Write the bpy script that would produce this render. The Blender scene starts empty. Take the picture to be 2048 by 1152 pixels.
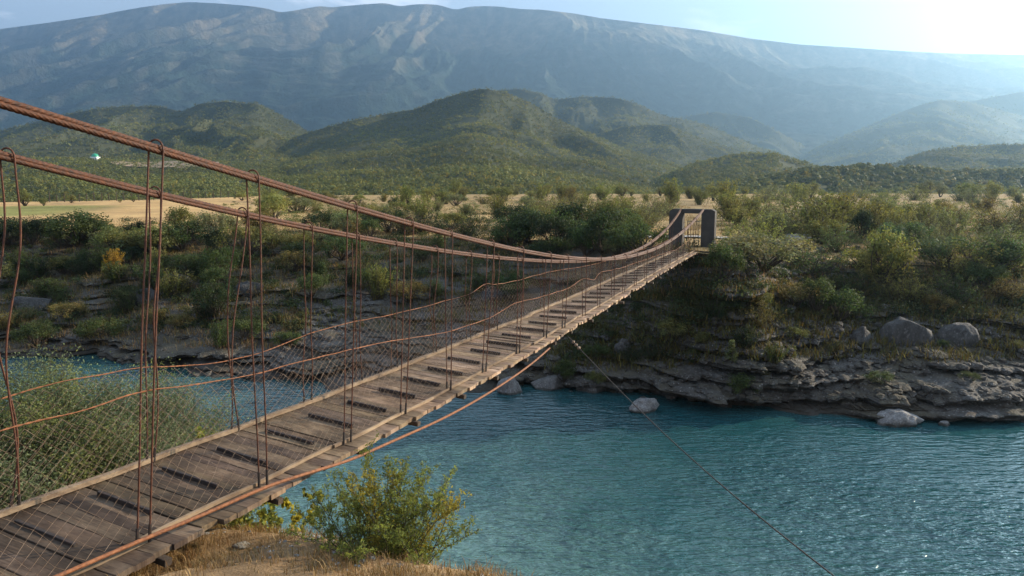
import bpy, math, random
import numpy as np
from mathutils import Vector
from mathutils.bvhtree import BVHTree

rng = np.random.default_rng(11)
random.seed(5)
scene = bpy.context.scene
COL = scene.collection
PI = math.pi

# ------------------------------------------------------------------ camera
FPX, HZN, CAMZ = 1480.0, 365.0, 10.0          # focal length and horizon row of the 2048 x 1152 photograph
ALPHA = math.atan((576 - HZN) / FPX)
V_R = np.array([1.0, 0, 0]); V_F = np.array([0, math.cos(ALPHA), -math.sin(ALPHA)]); V_U = np.array([0, math.sin(ALPHA), math.cos(ALPHA)])
CAM = np.array([0, 0, CAMZ])
def ray(x, y): return V_F + V_R * ((x - 1024) / FPX) + V_U * ((576 - y) / FPX)
def at_depth(x, y, Y):
    r = ray(x, y); return CAM + r * (Y / r[1])
def at_z(x, y, z):
    r = ray(x, y); return CAM + r * ((z - CAMZ) / r[2])

cam_d = bpy.data.cameras.new('camera'); cam = bpy.data.objects.new('camera', cam_d); COL.objects.link(cam)
cam.location = CAM; cam.rotation_euler = (PI / 2 - ALPHA, 0, 0)
cam_d.sensor_width = 36; cam_d.lens = 36 * FPX / 2048; cam_d.clip_start = .05; cam_d.clip_end = 30000
scene.camera = cam

# ------------------------------------------------------------------ noise
def _hash(ix, iy, seed):
    with np.errstate(over='ignore'):
        h = ix.astype(np.int64).astype(np.uint64) * np.uint64(374761393) + iy.astype(np.int64).astype(np.uint64) * np.uint64(668265263) + np.uint64(seed * 974711 + 17)
        h &= np.uint64(0xffffffff)
        h = ((h ^ (h >> np.uint64(13))) * np.uint64(1274126177)) & np.uint64(0xffffffff)
        h = ((h ^ (h >> np.uint64(15))) * np.uint64(2246822519)) & np.uint64(0xffffffff)
        h ^= h >> np.uint64(16)
    return (h & np.uint64(0xffffff)).astype(float) / float(0xffffff)
def vnoise(x, y, seed=0):
    x, y = np.broadcast_arrays(np.asarray(x, float), np.asarray(y, float))
    ix, iy = np.floor(x), np.floor(y); fx, fy = x - ix, y - iy
    u, v = fx * fx * fx * (fx * (fx * 6 - 15) + 10), fy * fy * fy * (fy * (fy * 6 - 15) + 10)
    a, b, c, d = _hash(ix, iy, seed), _hash(ix + 1, iy, seed), _hash(ix, iy + 1, seed), _hash(ix + 1, iy + 1, seed)
    return ((a * (1 - u) + b * u) * (1 - v) + (c * (1 - u) + d * u) * v) * 2 - 1
def fbm(x, y, seed=0, octv=4, gain=.5):
    s, a, t = 0.0, 1.0, 0.0
    for k in range(octv):
        f = 2.03 ** k
        s = s + a * vnoise(np.asarray(x) * f + 13.7 * k, np.asarray(y) * f - 7.1 * k, seed + k); t += a; a *= gain
    return s / t
def ridged(x, y, seed=0, octv=4, gain=.5):
    s, a, t = 0.0, 1.0, 0.0
    for k in range(octv):
        f = 2.03 ** k
        s = s + a * (1 - np.abs(vnoise(np.asarray(x) * f + 3.3 * k, np.asarray(y) * f + 9.1 * k, seed + k)) * 2); t += a; a *= gain
    return s / t
def sstep(a, b, x):
    t = np.clip((np.asarray(x, float) - a) / (b - a), 0, 1); return t * t * (3 - 2 * t)

# ------------------------------------------------------------------ mesh helpers
def mesh_np(name, verts, faces, mats=None, smooth=False, tint=None, grain=None, mat_idx=None):
    """verts (n,3), faces (m,k) -> mesh"""
    verts = np.ascontiguousarray(verts, dtype=np.float32); faces = np.ascontiguousarray(faces, dtype=np.int32)
    me = bpy.data.meshes.new(name); m, k = faces.shape
    me.vertices.add(len(verts)); me.vertices.foreach_set('co', verts.ravel())
    me.loops.add(m * k); me.loops.foreach_set('vertex_index', faces.ravel())
    me.polygons.add(m); me.polygons.foreach_set('loop_start', np.arange(0, m * k, k, dtype=np.int32))
    me.polygons.foreach_set('use_smooth', np.full(m, bool(smooth)))
    if mat_idx is not None: me.polygons.foreach_set('material_index', np.asarray(mat_idx, dtype=np.int32))
    me.update(calc_edges=True)
    if tint is not None:
        t = np.ones((len(verts), 4), dtype=np.float32); t[:, :3] = tint
        at = me.color_attributes.new('tint', 'FLOAT_COLOR', 'POINT'); at.data.foreach_set('color', t.ravel())
    if grain is not None:
        at = me.attributes.new('grain', 'FLOAT_VECTOR', 'POINT'); at.data.foreach_set('vector', np.ascontiguousarray(grain, dtype=np.float32).ravel())
    for mt in (mats or []): me.materials.append(mt)
    return me
def link(name, me, parent=None, loc=None):
    o = bpy.data.objects.new(name, me); COL.objects.link(o)
    if parent is not None: o.parent = parent
    if loc is not None: o.location = loc
    return o
def tag(o, label=None, cat=None, group=None, kind=None):
    if label: o['label'] = label
    if cat: o['category'] = cat
    if group: o['group'] = group
    if kind: o['kind'] = kind
    return o
def empty(name, loc=(0, 0, 0)):
    o = bpy.data.objects.new(name, None); o.location = loc; o.empty_display_size = .2; COL.objects.link(o); return o
def grid_faces(nu, nv):
    i = np.arange((nu - 1) * nv).reshape(nu - 1, nv)[:, :-1]
    return np.stack([i, i + nv, i + nv + 1, i + 1], -1).reshape(-1, 4)

class Geo:
    """collects quads; becomes ONE mesh"""
    def __init__(s): s.v = []; s.f = []; s.t = []; s.g = []; s.n = 0
    def add(s, v, f, tint=(1, 1, 1), grain=None):
        v = np.asarray(v, float).reshape(-1, 3); f = np.asarray(f).reshape(-1, 4)
        s.v.append(v); s.f.append(f + s.n); s.n += len(v)
        s.t.append(np.broadcast_to(np.asarray(tint, float), (len(v), 3)))
        s.g.append(np.asarray(grain, float) if grain is not None else v)
    def build(s, name, mats, parent=None, smooth=False):
        me = mesh_np(name, np.concatenate(s.v), np.concatenate(s.f), mats if isinstance(mats, list) else [mats], smooth, np.concatenate(s.t), np.concatenate(s.g))
        return link(name, me, parent)
    def tube(s, pts, rad, sides=6, tint=(1, 1, 1), lobes=0, lob_amp=0., twist=0., cap=True):
        pts = np.asarray(pts, float); n = len(pts)
        rad = np.broadcast_to(np.asarray(rad, float), (n,))
        tan = np.gradient(pts, axis=0); tan /= np.linalg.norm(tan, axis=1)[:, None] + 1e-12
        up = np.array([0, 0, 1.]) if abs(tan[:, 2]).mean() < .8 else np.array([.3, 1., 0])
        a = np.cross(tan, up); a /= np.linalg.norm(a, axis=1)[:, None] + 1e-12
        b = np.cross(a, tan)
        L = np.concatenate([[0], np.cumsum(np.linalg.norm(np.diff(pts, axis=0), axis=1))])
        th = np.arange(sides) * 2 * PI / sides
        r = rad[:, None] * np.ones(sides)[None]
        if lobes: r = r * (1 + lob_amp * np.cos(lobes * (th[None] - twist * L[:, None])))
        v = pts[:, None] + r[..., None] * (np.cos(th)[None, :, None] * a[:, None] + np.sin(th)[None, :, None] * b[:, None])
        i = np.arange(n - 1)[:, None] * sides; j = np.arange(sides)[None]; jn = (j + 1) % sides
        f = np.stack([i + j, i + jn, i + sides + jn, i + sides + j], -1).reshape(-1, 4)
        v = v.reshape(-1, 3)
        if cap and sides == 4: f = np.concatenate([f, [[3, 2, 1, 0], [len(v) - 4, len(v) - 3, len(v) - 2, len(v) - 1]]])
        elif cap and sides == 6:
            m = len(v) - 6
            f = np.concatenate([f, [[3, 2, 1, 0], [5, 4, 3, 0], [m, m + 1, m + 2, m + 3], [m, m + 3, m + 4, m + 5]]])
        s.add(v, f, tint, np.stack([np.repeat(L, sides), np.tile(th, n), np.zeros(n * sides)], -1))
    def box(s, c, ax, ay, az, hx, hy, hz, tint=(1, 1, 1), ch=0.):
        """box about c with half sizes along the given unit axes; ch chamfers the four long (x) edges"""
        c, ax, ay, az = (np.asarray(q, float) for q in (c, ax, ay, az))
        if ch <= 0:
            v = [c + ax * hx * i + ay * hy * j + az * hz * k for i in (-1, 1) for j, k in ((-1, -1), (1, -1), (1, 1), (-1, 1))]
            f = [[0, 1, 2, 3], [7, 6, 5, 4], [0, 4, 5, 1], [1, 5, 6, 2], [2, 6, 7, 3], [3, 7, 4, 0]]
            s.add(v, f, tint)
        else:
            sec = [(-hy + ch, -hz), (hy - ch, -hz), (hy, -hz + ch), (hy, hz - ch), (hy - ch, hz), (-hy + ch, hz), (-hy, hz - ch), (-hy, -hz + ch)]
            v = [c + ax * hx * i + ay * j + az * k for i in (-1, 1) for j, k in sec]
            f = [[j, (j + 1) % 8, 8 + (j + 1) % 8, 8 + j] for j in range(8)]
            f += [[7, 2, 1, 0], [6, 3, 2, 7], [5, 4, 3, 6], [8, 9, 10, 15], [15, 10, 11, 14], [14, 11, 12, 13]]
            s.add(v, f, tint)

# ------------------------------------------------------------------ materials
class NT:
    def __init__(s, name):
        s.m = bpy.data.materials.new(name); s.m.use_nodes = True; s.t = s.m.node_tree; s.t.nodes.clear()
        s.out = s.t.nodes.new('ShaderNodeOutputMaterial')
    def n(s, typ, **kw):
        nd = s.t.nodes.new(typ)
        ins = kw.pop('i', {})
        for k, v in kw.items(): setattr(nd, k, v)
        for k, v in ins.items(): s.set(nd, k, v)
        return nd
    def set(s, nd, k, v):
        sock = nd.inputs[k]
        if isinstance(v, bpy.types.NodeSocket): s.t.links.new(v, sock)
        elif isinstance(v, (tuple, list)) and len(v) == 3 and sock.type == 'RGBA': sock.default_value = (*v, 1)
        else: sock.default_value = v
    def pos(s, scale=(1, 1, 1), typ='Object', rot=(0, 0, 0)):
        tc = s.n('ShaderNodeTexCoord'); mp = s.n('ShaderNodeMapping', i={'Vector': tc.outputs[typ], 'Scale': scale, 'Rotation': rot}); return mp.outputs[0]
    def attr(s, name, out='Color'): return s.n('ShaderNodeAttribute', attribute_name=name).outputs[out]
    def noise(s, vec, scale, detail=4, rough=.55, dist=0.):
        return s.n('ShaderNodeTexNoise', i={'Vector': vec, 'Scale': scale, 'Detail': detail, 'Roughness': rough, 'Distortion': dist}).outputs[0]
    def ramp(s, fac, *stops):
        nd = s.n('ShaderNodeValToRGB', i={'Fac': fac}); cr = nd.color_ramp
        while len(cr.elements) < len(stops): cr.elements.new(.5)
        for e, (p, c) in zip(cr.elements, stops):
            e.position = p; e.color = (*c, 1) if len(c) == 3 else c
        return nd.outputs[0]
    def mix(s, fac, a, b, mode='MIX'):
        nd = s.n('ShaderNodeMix', data_type='RGBA', blend_type=mode)
        for k, v in ((0, fac), (6, a), (7, b)):
            sock = nd.inputs[k]
            if isinstance(v, bpy.types.NodeSocket): s.t.links.new(v, sock)
            elif isinstance(v, (tuple, list)): sock.default_value = (*v, 1)[:4]
            else: sock.default_value = v
        return nd.outputs[2]
    def math(s, op, a, b=0., c=0., clamp=False):
        nd = s.n('ShaderNodeMath', operation=op, use_clamp=clamp)
        for k, v in enumerate((a, b, c)):
            if isinstance(v, bpy.types.NodeSocket): s.t.links.new(v, nd.inputs[k])
            else: nd.inputs[k].default_value = v
        return nd.outputs[0]
    def bump(s, h, strength=.5, dist=.02, normal=None):
        nd = s.n('ShaderNodeBump', i={'Height': h, 'Strength': strength, 'Distance': dist})
        if normal is not None: s.set(nd, 'Normal', normal)
        return nd.outputs[0]
    def pbr(s, color, rough=.8, normal=None, spec=.3, metal=0., **kw):
        b = s.n('ShaderNodeBsdfPrincipled', i={'Base Color': color, 'Roughness': rough, 'Specular IOR Level': spec, 'Metallic': metal, **kw})
        if normal is not None: s.set(b, 'Normal', normal)
        return b.outputs[0]
    def done(s, sh, vol=None):
        if sh is not None: s.t.links.new(sh, s.out.inputs[0])
        if vol is not None: s.t.links.new(vol, s.out.inputs[1])
        return s.m

def m_rust(name, base, dark, light, rough=.75):
    n = NT(name); p = n.pos()
    a = n.noise(p, 22, 6, .65); b = n.noise(p, 160, 3, .6)
    c = n.ramp(a, (.3, dark), (.52, base), (.75, light))
    c = n.mix(n.math('MULTIPLY', b, .6), c, dark)
    return n.done(n.pbr(c, rough, n.bump(b, .5, .003), .35))
M_CABLE = m_rust('rusty_wire_rope', (.08, .024, .006), (.018, .008, .005), (.165, .05, .011))
M_ROD = m_rust('rusty_steel_rod', (.10, .031, .012), (.028, .012, .008), (.18, .057, .02), .7)
M_STAY = m_rust('orange_rusty_cable', (.22, .08, .028), (.08, .03, .013), (.33, .135, .05))
M_DARKIRON = m_rust('dark_iron', (.035, .025, .02), (.012, .01, .009), (.08, .04, .025), .7)
M_NETWIRE = m_rust('weathered_fence_wire', (.25, .175, .12), (.11, .07, .05), (.36, .28, .21), .55)

def m_wood(name, dark, mid, light, use_tint=True):
    n = NT(name); g = n.attr('grain', 'Vector')
    mp = n.n('ShaderNodeMapping', i={'Vector': g, 'Scale': (1.6, 26, 1)}).outputs[0]
    mp2 = n.n('ShaderNodeMapping', i={'Vector': g, 'Scale': (3, 6, 1)}).outputs[0]
    a = n.noise(mp, 1.6, 6, .65, .6); b = n.noise(mp2, 1.0, 5, .6)
    c = n.ramp(a, (.28, dark), (.5, mid), (.74, light))
    c = n.mix(n.ramp(b, (.4, (0, 0, 0)), (.7, (1, 1, 1))), c, light)
    wp = n.pos((1, 1, 1)); w = n.noise(wp, 1.1, 5, .6)
    c = n.mix(n.ramp(w, (.45, (0, 0, 0)), (.7, (.75, .75, .75))), c, dark)
    if use_tint: c = n.mix(1., c, n.attr('tint'), 'MULTIPLY')
    return n.done(n.pbr(c, .82, n.bump(a, .6, .004), .25))
M_DECK = m_wood('weathered_planks', (.03, .02, .013), (.10, .065, .042), (.23, .162, .11))
M_CURB = m_wood('curb_timber', (.07, .045, .03), (.16, .108, .068), (.27, .20, .13))
M_BEAM = m_wood('dark_cross_beam', (.02, .015, .012), (.045, .032, .024), (.09, .065, .045))

def m_leaf(name, base, trans=(.35, .42, .08), tw=.4, rough=.55, vary=.25):
    n = NT(name)
    c = n.mix(1., base, n.attr('tint'), 'MULTIPLY')
    oc = n.n('ShaderNodeObjectInfo').outputs['Color']
    c = n.mix(1., c, oc, 'MULTIPLY')
    t = n.mix(1., n.mix(1., trans, n.attr('tint'), 'MULTIPLY'), oc, 'MULTIPLY')
    d = n.pbr(c, max(rough, .7), None, .12)
    tr = n.n('ShaderNodeBsdfTranslucent', i={'Color': t}).outputs[0]
    mx = n.n('ShaderNodeMixShader', i={'Fac': tw}); n.t.links.new(d, mx.inputs[1]); n.t.links.new(tr, mx.inputs[2])
    return n.done(mx.outputs[0])
M_LEAF = m_leaf('shrub_leaves', (.058, .070, .040), (.10, .122, .045), .32)
M_WILLOW = m_leaf('willow_leaves', (.12, .135, .05), (.24, .25, .05), .38)
M_OLIVE = m_leaf('olive_leaves', (.115, .140, .072), (.17, .20, .08), .3)
M_PLANE = m_leaf('plane_leaves', (.17, .20, .05), (.34, .35, .07), .42)
M_FOREST = m_leaf('forest_foliage', (.110, .112, .036), (.20, .175, .045), .25, .7)
M_GRASS = m_leaf('dry_grass_blades', (.33, .235, .125), (.34, .23, .10), .3, .7)

def m_bark():
    n = NT('bark'); p = n.pos((1, 1, .3)); a = n.noise(p, 30, 4)
    return n.done(n.pbr(n.ramp(a, (.3, (.03, .024, .018)), (.7, (.09, .07, .052))), .9, n.bump(a, .6, .01), .2))
M_BARK = m_bark()

def m_rock(name='conglomerate_rock'):
    n = NT(name); p = n.pos()
    big = n.noise(p, .35, 5, .6); mid = n.noise(p, 2.2, 6, .65)
    st = n.n('ShaderNodeMapping', i={'Vector': p, 'Scale': (.35, .35, 5.5)}).outputs[0]
    strata = n.noise(st, 1., 4, .6, .4)
    vor = n.n('ShaderNodeTexVoronoi', feature='F1', i={'Vector': p, 'Scale': 9., 'Randomness': 1.})
    vor2 = n.n('ShaderNodeTexVoronoi', feature='F1', i={'Vector': p, 'Scale': 26.})
    c = n.ramp(mid, (.28, (.024, .022, .02)), (.5, (.062, .059, .055)), (.75, (.15, .145, .135)))
    c = n.mix(.45, c, n.ramp(strata, (.35, (.036, .026, .019)), (.6, (.095, .09, .083))))
    peb = n.ramp(vor.outputs['Color'], (.1, (.045, .045, .044)), (.6, (.11, .109, .105)), (.95, (.38, .37, .35)))
    c = n.mix(n.math('MULTIPLY', n.ramp(vor.outputs['Distance'], (.25, (1, 1, 1)), (.5, (0, 0, 0))), .5), c, peb)
    dirt = n.ramp(n.noise(p, .9, 5, .6), (.3, (.045, .038, .024)), (.7, (.085, .072, .042)))
    nz = n.n('ShaderNodeSeparateXYZ', i={'Vector': n.n('ShaderNodeNewGeometry').outputs['True Normal']}).outputs[2]
    at = n.attr('tint')                                              # r: how far soil and scrub cover the rock, g: wet line
    sep = n.n('ShaderNodeSeparateColor', i={'Color': at})
    flat = n.math('MULTIPLY', n.ramp(nz, (.45, (0, 0, 0)), (.85, (1, 1, 1))), .75)
    soil = n.math('MULTIPLY', n.math('ADD', n.math('MULTIPLY', flat, n.ramp(big, (.42, (0, 0, 0)), (.58, (1, 1, 1)))), sep.outputs[0]), n.ramp(mid, (.3, (.6, .6, .6)), (.6, (1, 1, 1))), clamp=True)
    c = n.mix(soil, c, dirt)
    c = n.mix(n.math('MULTIPLY', sep.outputs[1], .75), c, (.035, .03, .024))
    h = n.math('ADD', n.math('MULTIPLY', mid, 1.), n.math('MULTIPLY', vor.outputs['Distance'], -.35))
    h = n.math('ADD', h, n.math('MULTIPLY', vor2.outputs['Distance'], -.12))
    h = n.math('ADD', h, n.math('MULTIPLY', strata, .6))
    return n.done(n.pbr(c, .92, n.bump(h, .9, .12), .2))
M_ROCK = m_rock()

def m_boulder():
    n = NT('pale_boulder'); p = n.pos(); oi = n.n('ShaderNodeObjectInfo')
    v = n.n('ShaderNodeVectorMath', operation='ADD'); n.t.links.new(p, v.inputs[0]); n.t.links.new(oi.outputs['Random'], v.inputs[1]); p = v.outputs[0]
    mid = n.noise(p, 3., 6, .65); vor = n.n('ShaderNodeTexVoronoi', i={'Vector': p, 'Scale': 11.})
    c = n.ramp(mid, (.28, (.10, .095, .09)), (.5, (.2, .195, .185)), (.75, (.33, .325, .31)))
    peb = n.ramp(vor.outputs['Color'], (.1, (.14, .14, .135)), (.9, (.46, .45, .43)))
    c = n.mix(n.math('MULTIPLY', n.ramp(vor.outputs['Distance'], (.2, (1, 1, 1)), (.5, (0, 0, 0))), .75), c, peb)
    c = n.mix(1., c, oi.outputs['Color'], 'MULTIPLY')
    wz = n.n('ShaderNodeSeparateXYZ', i={'Vector': n.n('ShaderNodeNewGeometry').outputs['Position']}).outputs[2]          # dark wet band just above the river
    wet = n.ramp(n.math('ADD', n.math('MULTIPLY', wz, 2.2), n.math('MULTIPLY', mid, .25)), (.28, (1, 1, 1)), (.42, (0, 0, 0)))
    c = n.mix(n.math('MULTIPLY', wet, .72), c, (.035, .035, .03))
    h = n.math('ADD', mid, n.math('MULTIPLY', vor.outputs['Distance'], -.3))
    return n.done(n.pbr(c, .9, n.bump(h, .8, .08), .25))
M_BOULDER = m_boulder()

def m_ground(name, stops, sc=.6, bs=.05, fine=14.):
    n = NT(name); p = n.pos(); a = n.noise(p, sc, 6, .62); b = n.noise(p, fine, 5, .7)
    c = n.ramp(a, *stops); c = n.mix(n.ramp(b, (.35, (.55, .55, .55)), (.7, (0, 0, 0))), c, n.mix(.5, c, (.05, .035, .02)))
    c = n.mix(1., c, n.attr('tint'), 'MULTIPLY')
    return n.done(n.pbr(c, .95, n.bump(b, .8, bs), .1))
M_BANKSOIL = m_ground('dry_bank_soil', ((.3, (.14, .095, .055)), (.55, (.28, .185, .10)), (.75, (.38, .27, .155))), 1.4, .05, 22)
M_PLAIN = m_ground('dry_grass_plain', ((.3, (.30, .20, .10)), (.55, (.49, .32, .14)), (.75, (.60, .42, .20))), .12, .15, 1.6)
M_HILL = m_ground('scrub_hillside', ((.3, (.035, .042, .02)), (.6, (.055, .062, .028)), (.8, (.09, .085, .042))), .02, 1., .2)
M_GRAVEL = m_ground('pale_gravel', ((.3, (.24, .23, .21)), (.6, (.38, .365, .34)), (.8, (.46, .44, .41))), 1.2, .04, 18)
M_DIRT = m_ground('bare_dirt', ((.3, (.20, .145, .095)), (.6, (.33, .245, .165)), (.8, (.42, .33, .235))), .08, .3, .9)

def m_mountain():
    n = NT('mountain_slope'); p = n.pos()
    f = n.noise(p, .018, 5, .7); g = n.noise(p, .05, 4, .7)
    c = n.mix(1., n.attr('tint'), n.ramp(f, (.35, (.5, .52, .5)), (.65, (1.4, 1.36, 1.3))), 'MULTIPLY')
    return n.done(n.pbr(c, .95, n.bump(g, 1., 12.), .05))
M_MOUNT = m_mountain()

def m_concrete():
    n = NT('dark_concrete'); p = n.pos(); a = n.noise(p, 2.2, 6, .65); st = n.noise(n.pos((5, 5, .5)), 2., 4)
    c = n.ramp(a, (.3, (.035, .033, .031)), (.7, (.075, .07, .064)))
    c = n.mix(n.math('MULTIPLY', st, .6), c, (.05, .042, .036))
    return n.done(n.pbr(c, .9, n.bump(a, .4, .03), .2))
M_CONC = m_concrete()
def m_plain(name, col, rough=.6, spec=.3):
    n = NT(name); a = n.noise(n.pos(), 3., 4); c = n.mix(n.math('MULTIPLY', a, .35), col, tuple(q * .7 for q in col))
    return n.done(n.pbr(c, rough, None, spec))
M_WHITE = m_plain('whitewashed_wall', (.78, .78, .75)); M_GREEN = m_plain('green_painted_dome', (.03, .30, .17), .45); M_DARK = m_plain('dark_opening', (.03, .03, .035))

def m_water():
    n = NT('turquoise_river'); tc = n.n('ShaderNodeTexCoord')
    geo = n.attr('tint'); sep = n.n('ShaderNodeSeparateColor', i={'Color': geo})
    p = n.n('ShaderNodeMapping', i={'Vector': tc.outputs['Object'], 'Rotation': (0, 0, .22), 'Scale': (.55, 1.7, 1)}).outputs[0]
    p2 = n.n('ShaderNodeMapping', i={'Vector': tc.outputs['Object'], 'Rotation': (0, 0, -.28), 'Scale': (.7, 1.5, 1)}).outputs[0]
    w1 = n.noise(p, 2.0, 2, .5, .2); w2 = n.noise(p2, 5.2, 2, .5, .2); w3 = n.noise(tc.outputs['Object'], .14, 3, .5)
    patch = n.ramp(w3, (.32, (.35, .35, .35)), (.62, (1, 1, 1)))
    h = n.math('ADD', n.math('MULTIPLY', w1, 1.), n.math('MULTIPLY', w2, .42))
    h = n.math('MULTIPLY', h, n.math('MULTIPLY', patch, sep.outputs[1]))
    silt = n.math('MULTIPLY', sep.outputs[0], n.ramp(n.noise(tc.outputs['Object'], .35, 4, .6, .5), (.3, (.35, .35, .35)), (.6, (1, 1, 1))))
    c = n.mix(silt, (.009, .054, .064), (.15, .26, .235))
    b = n.n('ShaderNodeBsdfPrincipled', i={'Base Color': c, 'Roughness': .06, 'IOR': 1.333, 'Specular IOR Level': 1.0, 'Normal': n.bump(h, 1., .27)})
    return n.done(b.outputs[0])
M_WATER = m_water()
EXPOSURE = 1.85
HAZE_COL = (.37, .65, 1.0, 1)
HAZE_D = 2.1e-4
HAZE_G = .7
# ------------------------------------------------------------------ light, sky, air
SUN_AZ, SUN_EL = math.radians(64), math.radians(20)     # azimuth to the right of the view, elevation
sun_vec = Vector((math.sin(SUN_AZ) * math.cos(SUN_EL), math.cos(SUN_AZ) * math.cos(SUN_EL), math.sin(SUN_EL)))
sl = bpy.data.lights.new('sun', 'SUN'); sl.energy = 5.0; sl.angle = math.radians(.5); sl.color = (1, .82, .60)
so = bpy.data.objects.new('sun', sl); COL.objects.link(so); so.rotation_euler = (-sun_vec).to_track_quat('-Z', 'Y').to_euler(); so.location = (60, 30, 60)

w = bpy.data.worlds.new('World'); scene.world = w; w.use_nodes = True; wt = w.node_tree; wt.nodes.clear()
def wn(t, **k):
    nd = wt.nodes.new(t)
    for a, b in k.items(): setattr(nd, a, b)
    return nd
sky = wn('ShaderNodeTexSky', sky_type='NISHITA', sun_disc=False, sun_elevation=SUN_EL, sun_rotation=SUN_AZ, altitude=300, air_density=1.0, dust_density=.7, ozone_density=2.2)
tc = wn('ShaderNodeTexCoord'); mp = wn('ShaderNodeMapping'); mp.inputs['Scale'].default_value = (3.2, 3.2, 13.0)
ns = wn('ShaderNodeTexNoise'); ns.inputs['Scale'].default_value = 1.35; ns.inputs['Detail'].default_value = 7; ns.inputs['Roughness'].default_value = .6; ns.inputs['Distortion'].default_value = .35
rp = wn('ShaderNodeValToRGB'); rp.color_ramp.elements[0].position = .48; rp.color_ramp.elements[1].position = .66
ad = wn('ShaderNodeMix', data_type='RGBA', blend_type='MIX'); ad.inputs[7].default_value = (8.2, 8.8, 9.8, 1)
bg = wn('ShaderNodeBackground'); bg.inputs['Strength'].default_value = .05; wo = wn('ShaderNodeOutputWorld')
L = wt.links.new
L(tc.outputs['Generated'], mp.inputs[0]); L(mp.outputs[0], ns.inputs['Vector']); L(ns.outputs[0], rp.inputs[0])
mx_ = wn('ShaderNodeMath', operation='MAXIMUM'); mx_.inputs[1].default_value = .38; L(rp.outputs[0], mx_.inputs[0]); L(mx_.outputs[0], ad.inputs[0])
L(sky.outputs[0], ad.inputs[6]); L(ad.outputs[2], bg.inputs[0]); L(bg.outputs[0], wo.inputs[0])
scene.view_settings.view_transform = 'Standard'; scene.view_settings.look = 'None'; scene.view_settings.gamma = 1; scene.view_settings.exposure = EXPOSURE
scene.cycles.max_bounces = 6; scene.cycles.diffuse_bounces = 2; scene.cycles.glossy_bounces = 2; scene.cycles.transmission_bounces = 3
scene.cycles.transparent_max_bounces = 6; scene.cycles.volume_bounces = 0; scene.cycles.use_denoising = True
scene.cycles.sample_clamp_indirect = 4.0

hz = bpy.data.materials.new('haze_air'); hz.use_nodes = True; ht = hz.node_tree; ht.nodes.clear()
pv = ht.nodes.new('ShaderNodeVolumePrincipled'); pv.inputs['Color'].default_value = HAZE_COL; pv.inputs['Density'].default_value = HAZE_D; pv.inputs['Anisotropy'].default_value = HAZE_G
ho = ht.nodes.new('ShaderNodeOutputMaterial'); ht.links.new(pv.outputs[0], ho.inputs['Volume']); hz.cycles.homogeneous_volume = True
hx0, hx1, hy0, hy1, hz0, hz1 = -4900, 4900, -500, 7000, -8, 1250
hv = np.array([(x, y, z) for x in (hx0, hx1) for y in (hy0, hy1) for z in (hz0, hz1)])
haze = link('haze', mesh_np('haze', hv, [[0, 1, 3, 2], [4, 6, 7, 5], [0, 4, 5, 1], [2, 3, 7, 6], [0, 2, 6, 4], [1, 5, 7, 3]], [hz]))
tag(haze, 'pale blue haze filling the valley air up to the mountain', 'haze', kind='stuff')

# ------------------------------------------------------------------ river banks
def Yw(X): return np.interp(X, [-400, -60, -31.5, -27, -20, -14, -8.3, 1.4, 5.7, 9.5, 13, 16, 21, 35, 120, 400], [180, 56, 45.5, 43.5, 41, 39.5, 38, 36.3, 35.6, 33.4, 32.3, 31.8, 30.7, 28.5, 14, -30])
def Yt(X): return np.interp(X, [-400, -60, -40, -30, -10, 0, 12, 20, 35, 120, 400], [210, 76, 66, 63, 60, 57, 52, 45, 40.5, 27, -14]) - 16.5 * np.exp(-((X - 10.2) / 4.6) ** 2)
def Zt(X): return 5.7 + .85 * np.exp(-((X - 9.6) / 5.0) ** 2) - .5 * sstep(14, 22, X) + .18 * fbm(X * .12, 3.1, 31, 3)
xs = np.concatenate([-62 - 10 * (np.exp(np.linspace(2.6, 0, 40)) - 1), np.arange(-62, -36, .3), np.arange(-36, 32, .11), np.arange(32, 60, .3), 60 + 10 * (np.exp(np.linspace(0, 2.6, 40)) - 1)])
nv = 240
vv = np.concatenate([np.linspace(-.35, 0, 12, endpoint=False), np.linspace(0, 1, nv - 12)])
GX, GV = np.meshgrid(xs, vv, indexing='ij')
zt = Zt(xs)[:, None]; yw = Yw(xs)[:, None]; yt = Yt(xs)[:, None]
kexp = (1.3 - .12 * sstep(8, 16, xs))[:, None]
zz = zt * GV
yy = yw + (yt - yw) * np.sign(GV) * np.abs(GV) ** kexp + np.where(GV < 0, GV * 1.0, 0)
warp = .45 * fbm(GX * .09, GV * .6, 21, 3) + .12 * fbm(GX * .5, GV * 2, 22, 3) + GX * .012
s_ = (zz + warp) / .62 + 20
def ledge(t, sd, freq):
    i = np.floor(t); fr = t - i
    amp = np.clip(.42 + 1.0 * fbm(GX * freq * 1.15 + i * 17.3, i * 3.7, sd, 4), 0, 1.15)
    return amp * sstep(.0, .42, fr) * (1 - .25 * sstep(.75, 1.0, fr))
rocky = np.clip(1.02 - .62 * GV + .75 * fbm(GX * .10, GV * 2.2, 41, 3) + .75 * sstep(6, 12, GX) * (1 - sstep(.8, .97, GV)), 0, 1.25)
prot = ledge(s_, 51, .16) * 1.25 + ledge(s_ * 2.3 + 7, 61, .3) * .4
foot = sstep(.0, .10, GV) * (1 - sstep(.2, .27, GV)) * (.55 + .8 * fbm(GX * .17, 2.2, 71, 3))     # the pale shelf above the water, undercut
wide = (1 + .9 * (1 - sstep(4, 14, GX)))                                                            # gentler slope on the left: broader steps
yy = yy - np.clip(rocky, .0, 1.2) * prot * wide - np.clip(foot, 0, 2) * 1.1
zz = zz + .10 * fbm(GX * .9, yy * .9, 81, 4) + .35 * fbm(GX * .16, yy * .2, 82, 3) * sstep(.05, .3, GV) * (1 - sstep(.85, 1, GV))
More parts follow.
